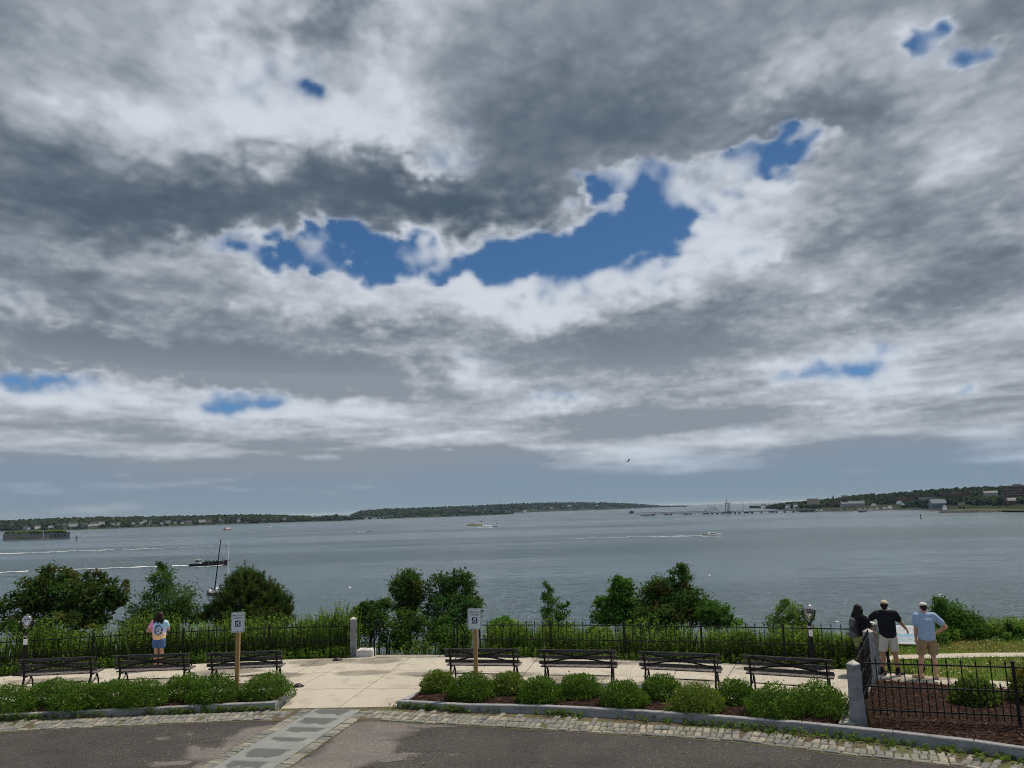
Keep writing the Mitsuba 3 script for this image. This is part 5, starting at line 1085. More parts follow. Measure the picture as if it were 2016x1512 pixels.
SL_, SP_, SR_ = [], [], []
def row(store, lst, label, group, **kw):
    for p, w, h in lst: store.append((p, w, h)); house(p, w, h, label, group, wall=rnd.choice(('m_housewhite', 'm_housewhite', 'm_housegrey')), **kw)
row(SL_, [((-2050, 3264, -22.8), 17.8, 8.1), ((-2019, 3237, -23.0), 12.6, 6.5), ((-1977, 3230, -20.4), 20.0, 8.0), ((-1919, 3224, -18.1), 17.3, 5.4), ((-1862, 3220, -16.5), 19.6, 7.4), ((-1843, 3250, -16.6), 32.1, 9.9), ((-1825, 3300, -16.1), 22.4, 7.0), ((-1807, 3308, -17.8), 12.4, 6.0), ((-1804, 3343, -16.5), 32.6, 7.5), ((-1794, 3380, -14.6), 25.3, 10.1), ((-1756, 3396, -15.5), 15.1, 5.0), ((-1737, 3415, -15.5), 17.7, 5.6), ((-1697, 3461, -16.4), 15.3, 5.1), ((-1695, 3532, -14.4), 15.5, 6.2), ((-1717, 3612, -9.7), 18.5, 7.9), ((-1673, 3578, -15.9), 15.6, 7.8), ((-1633, 3598, -18.5), 15.6, 5.2), ((-1619, 3635, -16.1), 21.0, 7.9), ((-1580, 3627, -17.7), 15.7, 5.7), ((-1544, 3619, -19.7), 15.6, 5.2), ((-1517, 3628, -20.2), 26.0, 6.2), ((-1505, 3727, -16.8), 18.6, 9.0), ((-1502, 3767, -15.6), 16.1, 9.1), ((-1474, 3754, -19.8), 18.6, 6.9), ((-1471, 3887, -14.6), 16.5, 9.9), ((-1448, 3846, -18.6), 21.7, 5.4), ((-1358, 3826, -16.8), 16.1, 5.9), ((-1251, 3881, -16.8), 16.1, 5.9), ((-1208, 4078, -16.9), 19.7, 6.2)],
    'small pale house among trees along the far left shore', 'houses on the far left shore')
row(SP_, [((602, 8785, 14.8), 29.1, 15.1), ((83, 7453, -22.0), 29.5, 10.8), ((-306, 7836, 1.5), 20.7, 9.3), ((390, 8518, 6.1), 22.5, 10.1), ((941, 8959, 11.8), 23.8, 9.5)], 'tiny pale house on the wooded long island', 'houses on the long island')
def big(lst, *a, **k): store = SR_; p, w, h = lst; store.append((p, w, h)); return house(p, w, h, *a, **k)
big(((1293, 2288, 0.1), 86.7, 13.9), 'long brick school building with a pale roof above the headland trees', 'headland buildings', wall='m_brick', roof='m_housegrey', deep=14, flat=True, windows=9)
big(((1317, 2399, 4.0), 16.3, 12.6), 'brick stair wing at the left end of the school building', 'headland buildings', wall='m_brick', roof='m_brick', deep=12, flat=True)
big(((1310, 2623, -7.6), 69.7, 16.4), 'wide brick mill building at the middle of the headland', 'headland buildings', wall='m_brick', roof='m_roof', deep=25, flat=True, windows=7)
big(((1288, 2431, -4.1), 54.5, 10.0), 'low pale flat roofed building left of the brick school', 'headland buildings', wall='m_housegrey', roof='m_housegrey', deep=18, flat=True, windows=5)
big(((1309, 2145, 3.2), 33.2, 9.1), 'long building with a pale roof high on the headland', 'headland buildings', wall='m_housegrey', roof='m_housegrey', deep=14)
big(((1128, 2606, -18.7), 75.0, 10.3), 'long grey boat shed behind the marina', 'headland buildings', wall='m_housegrey', roof='m_bluegrey', deep=20)
big(((1043, 2736, -1.9), 38.7, 8.1), 'big dark house with a hipped roof on the headland ridge', 'headland buildings', wall='m_tan', roof='m_roof', deep=14)
big(((1076, 2548, 3.0), 18.3, 11.0), 'tall brick house with a steep roof left of the headland woods', 'headland buildings', wall='m_brick', roof='m_roof')
big(((1162, 2141, -23.8), 38.6, 12.1), 'blue grey gabled house by the shore at the right', 'headland buildings', wall='m_bluegrey', roof='m_bluegrey', windows=4)
big(((1170, 1834, -18.1), 21.5, 10.1), 'red brick house above the grassy field', 'headland buildings', wall='m_brick', roof='m_housegrey', windows=3)
big(((1374, 4318, -24.3), 26.9, 10.2), 'small white house at the left tip of the headland', 'headland buildings')
big(((1148, 3287, -21.4), 23.0, 8.0), 'white gabled house by the pier root', 'headland buildings')
big(((1126, 3135, -18.0), 19.8, 7.7), 'pale house right of the white gabled house by the pier root', 'headland buildings')
big(((1178, 2064, -19.8), 15.7, 4.7), 'low brown shed below the dark trees near the field', 'headland buildings', wall='m_tan')
# apartment block with balconies
(p, w, h), ap = ((1204, 1867, -11.7), 64.5, 38.1), thing('apartment_block', 'flat roofed apartment block with banded balconies at the right edge', 'building'); SR_.append((p, w, h)); M = far_at(p, w, 20, h)
part(ap, 'wall', box((-w / 2, 0, -8), (w / 2, 22, h)), 'm_brick', M=M); rf = part(ap, 'roof', box((-w / 2 - .5, -.5, h + .02), (w / 2 + .5, 22.5, h + .9)), 'm_housegrey', M=M); part(rf, 'penthouse', box((-w * .12, 4, h + .92), (w * .14, 14, h + 4.5)), 'm_housegrey', M=M)
for k in range(6):
    part(ap, 'balcony', box((-w / 2 - .3, -1.3, h * (k + .62) / 6), (w / 2 + .3, -.02, h * (k + .62) / 6 + .9)), 'm_housegrey', M=M)
    for j in range(6): part(ap, 'window', box((-w / 2 + w * (j + .2) / 6, -.12, h * (k + .15) / 6), (-w / 2 + w * (j + .8) / 6, .02, h * (k + .58) / 6)), 'm_glassdark', M=M)
(p, w, h) = ((1054, 2584, 2.4), 4.8, 16.6); SR_.append((p, w, h)); single('chimney_stack', lathe([(0, -8), (w * .62, -8), (w * .42, h), (w * .52, h + .4), (0, h + .4)], 12), 'm_brick', 'tall brick chimney stack on the headland skyline', 'chimney', M=far_at(p, 1, 1, 1))
for k, (p, w, h) in enumerate((((1286, 2614, -12.9), 19.2, 6.2), ((1212, 2529, -26.9), 16.7, 5.6), ((1191, 2521, -28.8), 12.9, 4.4), ((1256, 2530, -17.6), 13.1, 4.8), ((1192, 2598, -18.0), 17.0, 5.7))):
    SR_.append((p, w, h)); t = thing('storage_tent', 'white rounded storage tent in the boatyard by the marina', 'tent', 'white tents of the boatyard'); M = far_at(p, w, 1, 1)
    part(t, 'cover', prism(Point(0, 0).buffer(w / 2, 10).intersection(sbox(-w, -1, w, w)), 0, w * .9), 'm_white', M=M @ T().rotate([1, 0, 0], 90).translate([0, 0, -w * .9]))

LEFT = [(-2435, 3480, -2721, 3889, 19.7), (-2274, 3442, -2550, 3859, 20.4), (-1990, 3201, -2253, 3626, 21.3), (-1821, 3143, -2071, 3576, 22.7), (-1760, 3277, -1996, 3717, 22.7), (-1666, 3345, -1888, 3793, 21.4), (-1620, 3529, -1828, 3983, 20.6), (-1489, 3575, -1682, 4036, 18.7), (-1429, 3785, -1588, 4206, 18.9), (-1242, 3705, -1385, 4131, 16.5), (-1165, 3932, -1279, 4315, 6.8), (-1045, 3964, -1122, 4254, -1.1)]
far_land('hills', 'low wooded shore across the bay on the left', LEFT, 71, houses=SL_, trees=4200, size=(5, 9.5), wood='dark woods on the low far shore at the left')
MIDL = [(-1078, 3987, -1109, 4103, -10.7), (-959, 3925, -994, 4071, -0.4), (-895, 3926, -928, 4073, 3.0), (-850, 4017, -875, 4134, -6.9), (-870, 4454, -888, 4543, -18.7), (-715, 4481, -729, 4570, -20.4), (-659, 4705, -687, 4903, 1.9), (-472, 4677, -498, 4935, 4.5), (-293, 4731, -307, 4951, 2.4), (-118, 5158, -122, 5338, -6.9), (-19, 5690, -19, 5780, -22.0)]
far_land('island', 'low wooded island ending in a spit before the long island', MIDL, 72, trees=520, size=(5, 8.5), wood='clumps of trees on the low middle island', clear=lambda a, v, r: 3.2 < a < 5.2 and r.random() < .85)
PEAK = [(-1215, 5776, -1318, 6265, -2.7), (-1133, 5741, -1249, 6330, 29.5), (-971, 5845, -1086, 6536, 41.6), (-759, 5827, -850, 6521, 40.1), (-589, 6701, -651, 7398, 49.7), (-327, 7725, -357, 8424, 64.4), (23, 7256, 26, 7956, 66.5), (414, 8472, 448, 9171, 77.5), (702, 8622, 759, 9320, 70.3), (1001, 8779, 1069, 9375, 58.1), (1430, 9760, 1496, 10205, 40.6), (1969, 11407, 2020, 11703, 16.5), (2365, 12220, 2395, 12377, -9.8), (2504, 11403, 2521, 11481, -24.3)]
far_land('island_ridge', 'long dark wooded island across the middle of the horizon', PEAK, 73, houses=SP_, trees=4600, size=(5.5, 10), wood='dense dark woods covering the long island')
RIGHT = [(1437, 4768, 1454, 4826, -27.3), (1403, 4446, 1448, 4589, -17.0), (1152, 3374, 1249, 3658, -1.2), (1045, 2871, 1182, 3247, 3.6), (1022, 2599, 1186, 3017, 9.0), (1058, 2523, 1251, 2985, 14.5), (1112, 2498, 1356, 3047, 26.3), (1217, 2514, 1501, 3099, 26.3), (1188, 2299, 1486, 2876, 32.3), (1143, 2107, 1453, 2679, 34.5), (1144, 1991, 1443, 2511, 33.6), (1137, 1873, 1449, 2386, 33.8), (1118, 1720, 1445, 2223, 32.0), (1109, 1590, 1452, 2082, 30.2)]
far_land('headland', 'built up wooded headland on the right', RIGHT, 74, houses=SR_, trees=4200, size=(4, 8), wood='dark trees over the right hand headland', clear=lambda a, v, r: (2 < a < 7.3 and v < .22) or (a > 9.4 and v < .13 and r.random() < .95) or (a > 7.3 and v < .04), rise=.75)
setting('field', sheet([(1082, 1952), (1154, 1931), (1214, 1867), (1262, 1807), (1023, 1467), (1023, 1575), (1037, 1736), (1023, 1847)], WZ + 3.4), 'm_field', 'pale grassy field above the sea wall on the right')


# ---------------------------------------------------------------- the island fort
F0, F1 = np.array((-1048.7, 1597.5)), np.array((-915.3, 1598.1)); u = (F1 - F0) / np.linalg.norm(F1 - F0); v = np.array([-u[1], u[0]]); Lf = np.linalg.norm(F1 - F0)
fort = thing('island_fort', 'grey stone island fort with bushes on its walls and a flagpole', 'fort')
mat('m_fortstone', mikit.proc(lambda p, n, uv: mix((.13, .13, .125), (.24, .235, .22), fbm(p.x * .12, p.y * .12, p.z * .5)) * (.85 + .2 * noise(p.x * .7, p.y * .7, p.z * 1.6))), .9, .15)
FM = T(np.vstack([np.c_[[u[0], u[1], 0], [v[0], v[1], 0], [0, 0, 1], [F0[0], F0[1], WZ]], [0, 0, 0, 1]]))
vm = (F0 + F1) / 2; kf = float(vm @ u) / float(vm @ v)                # the sight line's drift along the front
poly = Polygon([(0, 0), (Lf, 6), (Lf - 6 + kf * 60, 60), (Lf - 30 + kf * 115, 115), (28 + kf * 115, 115), (6 + kf * 55, 55)])
part(fort, 'wall', prism(poly.difference(poly.buffer(-12)), -2, 12.5), 'm_fortstone', M=FM)
part(fort, 'cornice', prism(poly.buffer(.5).difference(poly.buffer(-13)), 12.52, 13.4), 'm_fortstone', M=FM)
part(fort, 'courtyard', prism(poly.buffer(-12.1), -2, 9), 'm_hillside', M=FM)
wn = shape(box((-1.7, -.3, 0), (1.7, .25, 6.0)), 'm_glassdark')
for xx in (98.5, 105.3, 111.8, 118.3, 124.5): s_ = (xx - 5) / 129 * Lf; part(fort, 'window', wn, None, M=FM @ T().translate([s_, s_ * 6 / Lf, 3.2]))
lt = shape(box((-.9, -.25, 0), (.9, .2, 1.6)), 'm_glassdark')
for xx in (16, 27, 38, 49, 60, 71, 80): s_ = (xx - 5) / 129 * Lf; part(fort, 'loophole', lt, None, M=FM @ T().translate([s_, s_ * 6 / Lf, 8.6]))
r = np.random.default_rng(5); bl_ = []
bv0, bf0 = (lambda q: (q.vertices, q.faces))(trimesh.creation.icosphere(1, 1.0))
for k in range(210):
    a, d_ = r.uniform(6, Lf - 8), r.uniform(2, 11) if r.random() < .6 else r.uniform(90, 118)
    s_ = r.uniform(1.6, 3.6); bl_.append((bv0 * [s_ * 1.3, s_, s_ * .9] * (1 + .5 * (meshkit.noise(bv0 * 2 + k, 2)[:, None] - .4)) + [a + kf * d_, d_ + 1.5, 13.2 + s_ * .3], bf0, np.repeat(tint([(.022, .04, .014), (.035, .055, .02)], 1, r), len(bv0), 0)))
for k in range(16):
    s_ = r.uniform(1.2, 2.6); a = r.normal(Lf * .30, 6); bl_.append((bv0 * [s_ * 1.5, s_, s_] + [a, -1.0, 2.2], bf0, np.repeat(tint([(.03, .05, .018)], 1, r), len(bv0), 0)))
v_, f_, c_ = merge(bl_); part(fort, 'bushes', mikit.ply((v_, f_), 'm_foliage', smooth=True, color=c_), None, M=FM, kind='stuff')
part(fort, 'landing', box((-4, -9, -2), (Lf * .72, -.1, 1.1)), 'm_fortstone', M=FM)
part(fort, 'flagpole', tube([(Lf * .632, -3, 1), (Lf * .632, -3, 19)], .35, 6), 'm_white', M=FM); part(fort, 'flag', box((Lf * .632 + .4, -3.1, 15.4), (Lf * .632 + 5.5, -2.9, 18.4)), 'm_housegrey', M=FM)

# ---------------------------------------------------------------- boats
def hull_mesh(L, B, D, fine=.45, sheer=.5, transom=.8, draft=.5):
    """Boat hull along +x: bow at L/2, deck height D rising by sheer at the bow."""
    st = np.linspace(0, 1, 13); sec = []
    for s in st:
        b = B / 2 * (transom + (1 - transom) * min(1, s / .35)) * (1 if s < fine else max(.02, 1 - ((s - fine) / (1 - fine)) ** 2.2)); z = D + sheer * max(0, (s - .3) / .7) ** 2; x = (s - .5) * L + (.04 * L if s == 1 else 0)
        sec.append([(x, b, z), (x - .02 * L * s, b * .86, .05), (x - .05 * L * s, b * .25, -draft), (x - .05 * L * s, -b * .25, -draft), (x - .02 * L * s, -b * .86, .05), (x, -b, z)])
    S_ = np.array(sec); n, k = S_.shape[:2]; i, j = np.meshgrid(np.arange(n - 1), np.arange(k), indexing='ij'); a = (i * k + j).ravel(); b2 = (i * k + (j + 1) % k).ravel()
    f = np.vstack([np.stack([a, a + k, b2 + k], 1), np.stack([a, b2 + k, b2], 1)]); vv = S_.reshape(-1, 3)
    cap0 = [[0, j, j + 1] for j in range(1, k - 1)]; cap1 = [[(n - 1) * k, (n - 1) * k + j + 1, (n - 1) * k + j] for j in range(1, k - 1)]
    return trimesh.Trimesh(vv, np.vstack([f, cap0, cap1]), process=False)
def boat_at(p, ang): return T().translate([p[0], p[1], WZ]).rotate([0, 0, 1], ang)
mat('m_yellow', (.55, .40, .12), .5, .4); mat('m_redhull', (.30, .05, .04), .5, .4); mat('m_boom', (.02, .022, .03), .6, .3); mat('m_deck', (.2, .2, .2), .7, .3)
# dark work boat
t = thing('work_boat', 'long dark work boat with a white wheelhouse at its stern, left of the masts', 'boat'); M = boat_at((-223.5, 571.9), 2)
part(t, 'hull', hull_mesh(27, 6.5, 1.5, .6, 2.4, .9), 'm_darkhull', M=M)
h_ = part(t, 'wheelhouse', join([box((-9.8, -1.4, 1.5), (-6.4, 1.4, 4.0)), box((-10.0, -1.6, 4.0), (-6.2, 1.6, 4.3))]), 'm_offwhite', M=M)
part(h_, 'window', box((-9.4, -1.46, 2.7), (-6.8, -1.41, 3.7)), 'm_glassdark', M=M); part(h_, 'window', box((-6.39, -1.1, 2.7), (-6.34, 1.1, 3.7)), 'm_glassdark', M=M)
part(t, 'bulwark', join([box((-4, -2.9, 1.6), (11, -2.7, 2.7)), box((-4, 2.7, 1.6), (11, 2.9, 2.7))]), 'm_darkhull', M=M)
for k, xx in enumerate(np.linspace(-4, 6.5, 9)): part(t, 'deck_gear', join([box((xx, -1.5 + (k % 3) * .8, 1.6), (xx + .8, -.6 + (k % 3) * .8, 2.6 + .9 * (k % 2)))]), 'm_black', M=M)
part(t, 'rail', join([tube([(8, y, 3.8), (11.5, y * .6, 5.0)], .08, 5) for y in (-2.2, 2.2)] + [tube([(xx, y, 2.5), (xx, y, 4.2)], .06, 5) for xx in (8.6, 10.4) for y in (-2.2, 2.2)]), 'm_deck', M=M); part(t, 'mast', tube([(-8, 0, 4.3), (-8, 0, 6.2)], .09, 5), 'm_offwhite', M=M)
# lobster boat
t = thing('cabin_boat', 'white cabin boat running right with a long wake, below the oil pier', 'boat'); M = boat_at((206.9, 831.3), -2)
part(t, 'hull', hull_mesh(21, 5.6, 1.7, .5, 1.5, .85), 'm_white', M=M); part(t, 'stripe', join([box((-10.2, -2.86, 1.2), (3, -2.80, 1.45))]), 'm_darkhull', M=M)
c_ = part(t, 'cabin', join([box((-2.2, -1.9, 1.8), (4.4, 1.9, 4.1)), box((-3.6, -2.1, 4.1), (5.0, 2.1, 4.4)), hull([(4.4, -1.9, 1.9), (4.4, 1.9, 1.9), (4.4, -1.9, 3.0), (4.4, 1.9, 3.0), (7.6, -1.1, 2.2), (7.6, 1.1, 2.2)])]), 'm_white', M=M)
for xx in (-1.8, .3, 2.4): part(c_, 'window', box((xx, -1.96, 2.7), (xx + 1.6, -1.91, 3.8)), 'm_glassdark', M=M)
part(t, 'mast', join([tube([(1, 0, 4.4), (1, 0, 7.6)], .09, 5), beam((-.4, 0, 5.6), (2.4, 0, 5.6), .15, .15)]), 'm_housegrey', M=M); part(t, 'stern_gear', join([box((-9.2, -1.8, 1.7), (-7.4, 1.6, 2.9)), box((-6.2, -1.9, 1.7), (-4.8, -.4, 2.6))]), 'm_darkhull', M=M); part(t, 'rail', join([tube([(7.2, s * 1.7, 3.6), (10.6, s * .25, 4.2)], .05, 5) for s in (-1, 1)] + [tube([(9, s * 1.0, 2.6), (9, s * 1.0, 3.9)], .05, 5) for s in (-1, 1)]), 'm_chrome', M=M)
# ferries
def ferry(label, p, ang, L, hullmat, bands, group=None):
    t = thing('ferry', label, 'ferry', group); M = boat_at(p, ang); B = L * .27
    part(t, 'hull', hull_mesh(L, B, L * .075, .62, L * .03, .95), hullmat, M=M)
    for k in range(bands):
        a, b = -L * (.40 - .05 * k), L * (.30 - .09 * k); z = L * (.078 + .075 * k)
        d_ = part(t, 'deckhouse', box((a, -B * .42, z), (b, B * .42, z + L * .068)), 'm_white', M=M); part(t, 'deck_edge', box((a - L * .03, -B * .47, z + L * .0685), (b + L * .04, B * .47, z + L * .076)), 'm_housegrey', M=M)
        n = 8 - 2 * k
        for j in range(n): part(d_, 'window', box((a + (b - a) * (j + .2) / n, -B * .425, z + L * .03), (a + (b - a) * (j + .8) / n, -B * .418, z + L * .055)), 'm_glassdark', M=M)
    z = L * (.078 + .075 * bands); wh = part(t, 'wheelhouse', box((L * .02, -B * .25, z), (L * .16, B * .25, z + L * .06)), 'm_white', M=M); part(wh, 'window', box((L * .04, -B * .256, z + L * .025), (L * .14, -B * .251, z + L * .05)), 'm_glassdark', M=M)
    part(t, 'mast', tube([(L * .09, 0, z), (L * .09, 0, z + L * .14)], L * .005, 5), 'm_housegrey', M=M); part(t, 'funnel', tube([(-L * .36, 0, L * .1), (-L * .36, 0, L * .33)], L * .022, 8), 'm_darkhull', M=M)
    return t
ferry('yellow hulled ferry with white decks crossing in front of the long island', (-91.2, 1761.3), 184, 36, 'm_yellow', 2)
ferry('small white ferry with a red stripe seen end on far out at the left', (-778.1, 2101.8), 250, 26, 'm_redhull', 3)
ferry('distant white passenger boat between the left shore and the island spit', (-780.3, 2461.8), 170, 16, 'm_white', 1)
def sailboat(label, p, L, mast, hullmat='m_white', mastmat='m_offwhite', ang=20, lean=0.0, boom=True, group=None, r0=.11):
    t = thing('sailboat', label, 'sailboat', group); M = boat_at(p, ang) @ T().rotate([1, 0, 0], lean)
    part(t, 'hull', hull_mesh(L, L * .28, L * .085, .35, L * .04, .6), hullmat, M=M); part(t, 'coachroof', hull([(-L * .1, s * L * .08, L * .085) for s in (-1, 1)] + [(L * .22, s * L * .06, L * .09) for s in (-1, 1)] + [(-L * .08, s * L * .06, L * .14) for s in (-1, 1)] + [(L * .16, s * L * .05, L * .135) for s in (-1, 1)]), 'm_white', M=M)
    part(t, 'mast', tube([(L * .08, 0, L * .1), (L * .08, 0, mast)], [r0, r0 * .7], 6), mastmat, M=M)
    part(t, 'forestay', tube([(L * .08, 0, mast * .96), (L * .5, 0, L * .13)], .035 if mast > 15 else .02, 4), 'm_offwhite', M=M)
    part(t, 'spreader', tube([(L * .08, -L * .06, mast * .55), (L * .08, L * .06, mast * .55)], .06, 4), mastmat, M=M)
    if boom: part(t, 'boom', tube([(L * .07, 0, L * .2), (-L * .32, 0, L * .19)], [.30, .16], 8), 'm_boom', M=M)
    return t
sailboat('moored sailboat with a tall black mast leaning right, hidden behind the birch and pine', (-137.3, 355.4), 13, 24.5, 'm_darkhull', 'm_black', 130, 0, r0=.28)
scene['sailboat__mast']['to_world'] = boat_at((-137.3, 355.4), 0) @ T().rotate([0, 1, 0], 5.2)
scene['sailboat__forestay'] = shape(tube([(1.9, 0, 23.3), (-6.6, 0, 1.4)], .045, 4), 'm_offwhite', M=boat_at((-137.3, 355.4), 0))
sailboat('moored white sailboat with a white mast and black boom cover beside the pine', (-138.6, 380.2), 12, 22.5, 'm_white', 'm_white', 178, r0=.27)
sailboat('faint moored sailboat with a thin mast above the big maple', (-215.5, 388.8), 10, 17, 'm_white', 'm_housegrey', 60, boom=False, r0=.09)
sailboat('little sailboat motoring near the island spit, just right of the ferry', (-45.0, 1892.3), 9, 13.5, 'm_darkhull', 'm_offwhite', 40)
sailboat('distant dark sailboat close under the long island', (-93.2, 3234.7), 10, 19, 'm_darkhull', 'm_offwhite', 60)
def motorboat(label, p, L, ang, hullmat='m_white', group=None):
    t = thing('motorboat', label, 'boat', group); M = boat_at(p, ang)
    part(t, 'hull', hull_mesh(L, L * .36, L * .13, .4, L * .07, .9), hullmat, M=M); part(t, 'windscreen', hull([(0, s * L * .11, L * .13) for s in (-1, 1)] + [(L * .18, s * L * .09, L * .14) for s in (-1, 1)] + [(L * .02, s * L * .1, L * .27) for s in (-1, 1)] + [(L * .1, s * L * .08, L * .26) for s in (-1, 1)]), 'm_housegrey', M=M)
    part(t, 'outboard', box((-L * .54, -L * .06, 0), (-L * .48, L * .06, L * .22)), 'm_black', M=M)
motorboat('small dark motorboat with a white wake right below the ferry stern', (-41.5, 1566.4), 8, 5, 'm_darkhull')
motorboat('small dark motorboat with a short white wake in the middle of the bay', (-280.6, 1496.2), 7, 5, 'm_darkhull')
motorboat('white motorboat right of the channel buoy near the fort', (-1087.2, 1969.0), 9, 190)
motorboat('tiny boat under the right part of the long island', (57.7, 5580.1), 14, 190, 'm_housegrey')
motorboat('dark open boat lying off the marina', (939.6, 2117.9), 20, 180, 'm_darkhull')
def buoy(label, p, h, w, m_='m_darkhull', group='channel buoys'):
    t = thing('buoy', label, 'buoy', group); M = boat_at(p, 0)
    part(t, 'float', lathe([(0, -.5), (w, -.5), (w, .5), (w * .5, .9), (0, .9)], 14), m_, M=M); part(t, 'cage', join([tube([(w * .5 * math.cos(a), w * .5 * math.sin(a), .8), (w * .15 * math.cos(a), w * .15 * math.sin(a), h * .85)], w * .07, 5) for a in (0, 1.57, 3.14, 4.71)] + [box((-w * .35, -w * .35, h * .55), (w * .35, w * .35, h * .72))]), m_, M=M); part(t, 'lantern', ico(w * .22, 1, (0, 0, h * .92)), m_, M=M)
buoy('caged channel buoy beside the island fort', (-807.4, 1437.1), 9, 3.0)
buoy('slim dark buoy below the right end of the long island', (144.4, 2076.7), 9, 1.6)
buoy('dark buoy with a round top off the headland', (667.8, 1291.2), 8.5, 2.2)
buoy('distant slim buoy off the end of the long island', (1104.6, 5066.6), 14, 2.2)
for p, lb in (((-77.7, 366.0), 'white mooring ball left of the round tree'), ((91.4, 376.8), 'white mooring ball right of the tallest tree'), ((-144.8, 372.5), 'white mooring ball at the foot of the black mast'), ((-144.4, 379.4), 'white mooring ball between the two masts')):
    t = thing('mooring_ball', lb, 'mooring buoy', 'white mooring balls'); part(t, 'ball', ico(.62, 2, (0, 0, .3)), 'm_white', M=boat_at(p, 0), smooth=True); part(t, 'ring', tube([(0, 0, .85), (0, .08, 1.05), (0, -.08, 1.05), (0, 0, .85)], .03, 4), 'm_iron', M=boat_at(p, 0))

# wakes: foam lying on the water
mat('m_foam', mikit.proc(lambda p, n, uv: mix((.34, .40, .43), (.80, .83, .85), sst(.3, .6, fbm(p.x * .35, p.y * .12, 2)))), .9, .2)
def wake(name, label, pts, w0, w1, seed, gaps=.0):
    """A jagged ribbon of foam patches from the boat backwards."""
    r = np.random.default_rng(seed); P_, t_ = along(np.array(pts, float), 1.6); L_ = len(P_); polys = []
    for i in range(0, L_ - 1):
        f_ = i / L_
        if meshkit.noise(np.array([i * .09, seed * 3.0, 2.0])) < gaps * .62 * f_ ** .5: continue
        w = w0 + (w1 - w0) * f_; n_ = np.array([-t_[i][1], t_[i][0]]); a = meshkit.noise(np.array([i * .11, seed, 0.0])); b = meshkit.noise(np.array([i * .13, seed, 9.0])); o = (meshkit.noise(np.array([i * .03, seed, 4.0])) - .5) * w
        polys.append(np.array([[*(P_[i] + n_ * (o + w * (.15 + a * .6))), 0], [*(P_[i] - n_ * (w * (.15 + b * .6) - o)), 0], [*(P_[i + 1] - n_ * (w * (.15 + b * .6) - o)), 0], [*(P_[i + 1] + n_ * (o + w * (.15 + a * .6))), 0]]))
    vv = np.vstack(polys) + [0, 0, WZ + .18]
    single(name, (vv, np.arange(len(vv)).reshape(-1, 4)), 'm_foam', label, 'wake', kind='stuff')
wake('wake', 'bright white wake trailing left from the dark work boat', [(-238.1, 575.0), (-266.6, 575.7), (-301.4, 571.3), (-334.0, 564.1), (-371.2, 554.5)], 5, 6, 1, .4)
wake('wake', 'white wake of a boat out of frame crossing the left of the bay', [(-604.8, 900.9), (-556.0, 897.5), (-520.6, 917.0), (-450.6, 919.6), (-361.8, 936.4)], 11, 2, 2, .35)
wake('wake', 'long thin wake behind the white cabin boat', [(199.4, 845.1), (159.5, 869.0), (103.7, 872.9), (53.3, 880.0)], 8, 2, 3, .3)
wake('wake', 'foam along the hull of the white cabin boat', [(214.8, 820.5), (203.2, 819.1), (194.5, 828.9)], 4, 5, 4, .2)
wake('wake', 'short white wake behind the ferry', [(-72.5, 1752.9), (-62.4, 1723.5)], 22, 10, 5, .2)
wake('wake', 'white wake of the small motorboat below the ferry', [(-44.0, 1547.5), (-60.9, 1541.9), (-77.6, 1536.2)], 12, 8, 6, .4)
wake('wake', 'short wake of the small motorboat in the middle of the bay', [(-283.8, 1492.5), (-299.9, 1481.3)], 10, 7, 7, .3)
wake('wake', 'foam at the waterline of the dark work boat', [(-212.0, 578.9), (-216.6, 561.8), (-232.2, 562.7)], 3, 4, 8, .3)
def swell(pts, h, w, seed):
    P_, t_ = along(np.array(pts, float), 6.0); n_ = np.stack([-t_[:, 1], t_[:, 0]], 1); r = np.random.default_rng(seed)
    k = np.clip(meshkit.fbm(np.c_[np.arange(len(P_)) * .07, np.arange(len(P_)) * 0 + seed, np.arange(len(P_)) * 0], 3) * 2.6 - .75, 0, 1) * np.sin(np.linspace(0, PI, len(P_))) ** .4
    rows = [np.c_[P_ + n_ * o * w, np.full(len(P_), WZ - .25) + (.25 + hh * h) * k] for o, hh in ((-1, 0), (-.5, .5), (-.15, 1), (.15, 1), (.5, .5), (1, 0))]
    X_ = np.stack(rows); m = grid_mesh(X_[..., 0], X_[..., 1], X_[..., 2])
    if m.face_normals[:, 2].mean() < 0: m.invert()
    return m
single('swell', join([swell(l, h, w, s) for l, h, w, s in (([(-213.6, 791.9), (-114.3, 815.1), (-8.8, 820.5), (76.2, 821.2)], .8, 7, 1), ([(-493.1, 742.4), (-377.5, 714.5), (-271.8, 704.2), (-187.4, 695.1)], .6, 5, 2), ([(-383.2, 675.9), (-295.4, 665.2), (-233.3, 672.1)], .5, 4, 3), ([(46.2, 856.0), (153.2, 835.3), (191.3, 813.6)], .5, 6, 4), ([(-335.6, 506.5), (-315.8, 511.5)], .5, 3, 5), ([(-136.2, 1192.2), (-4.8, 1226.9), (145.5, 1219.1)], .8, 10, 6), ([(237.3, 908.0), (312.3, 887.1), (383.8, 867.3)], .6, 8, 7))]), 'm_water', 'low dark swell lines left by passing boats', 'water ripples', kind='stuff', smooth=True)

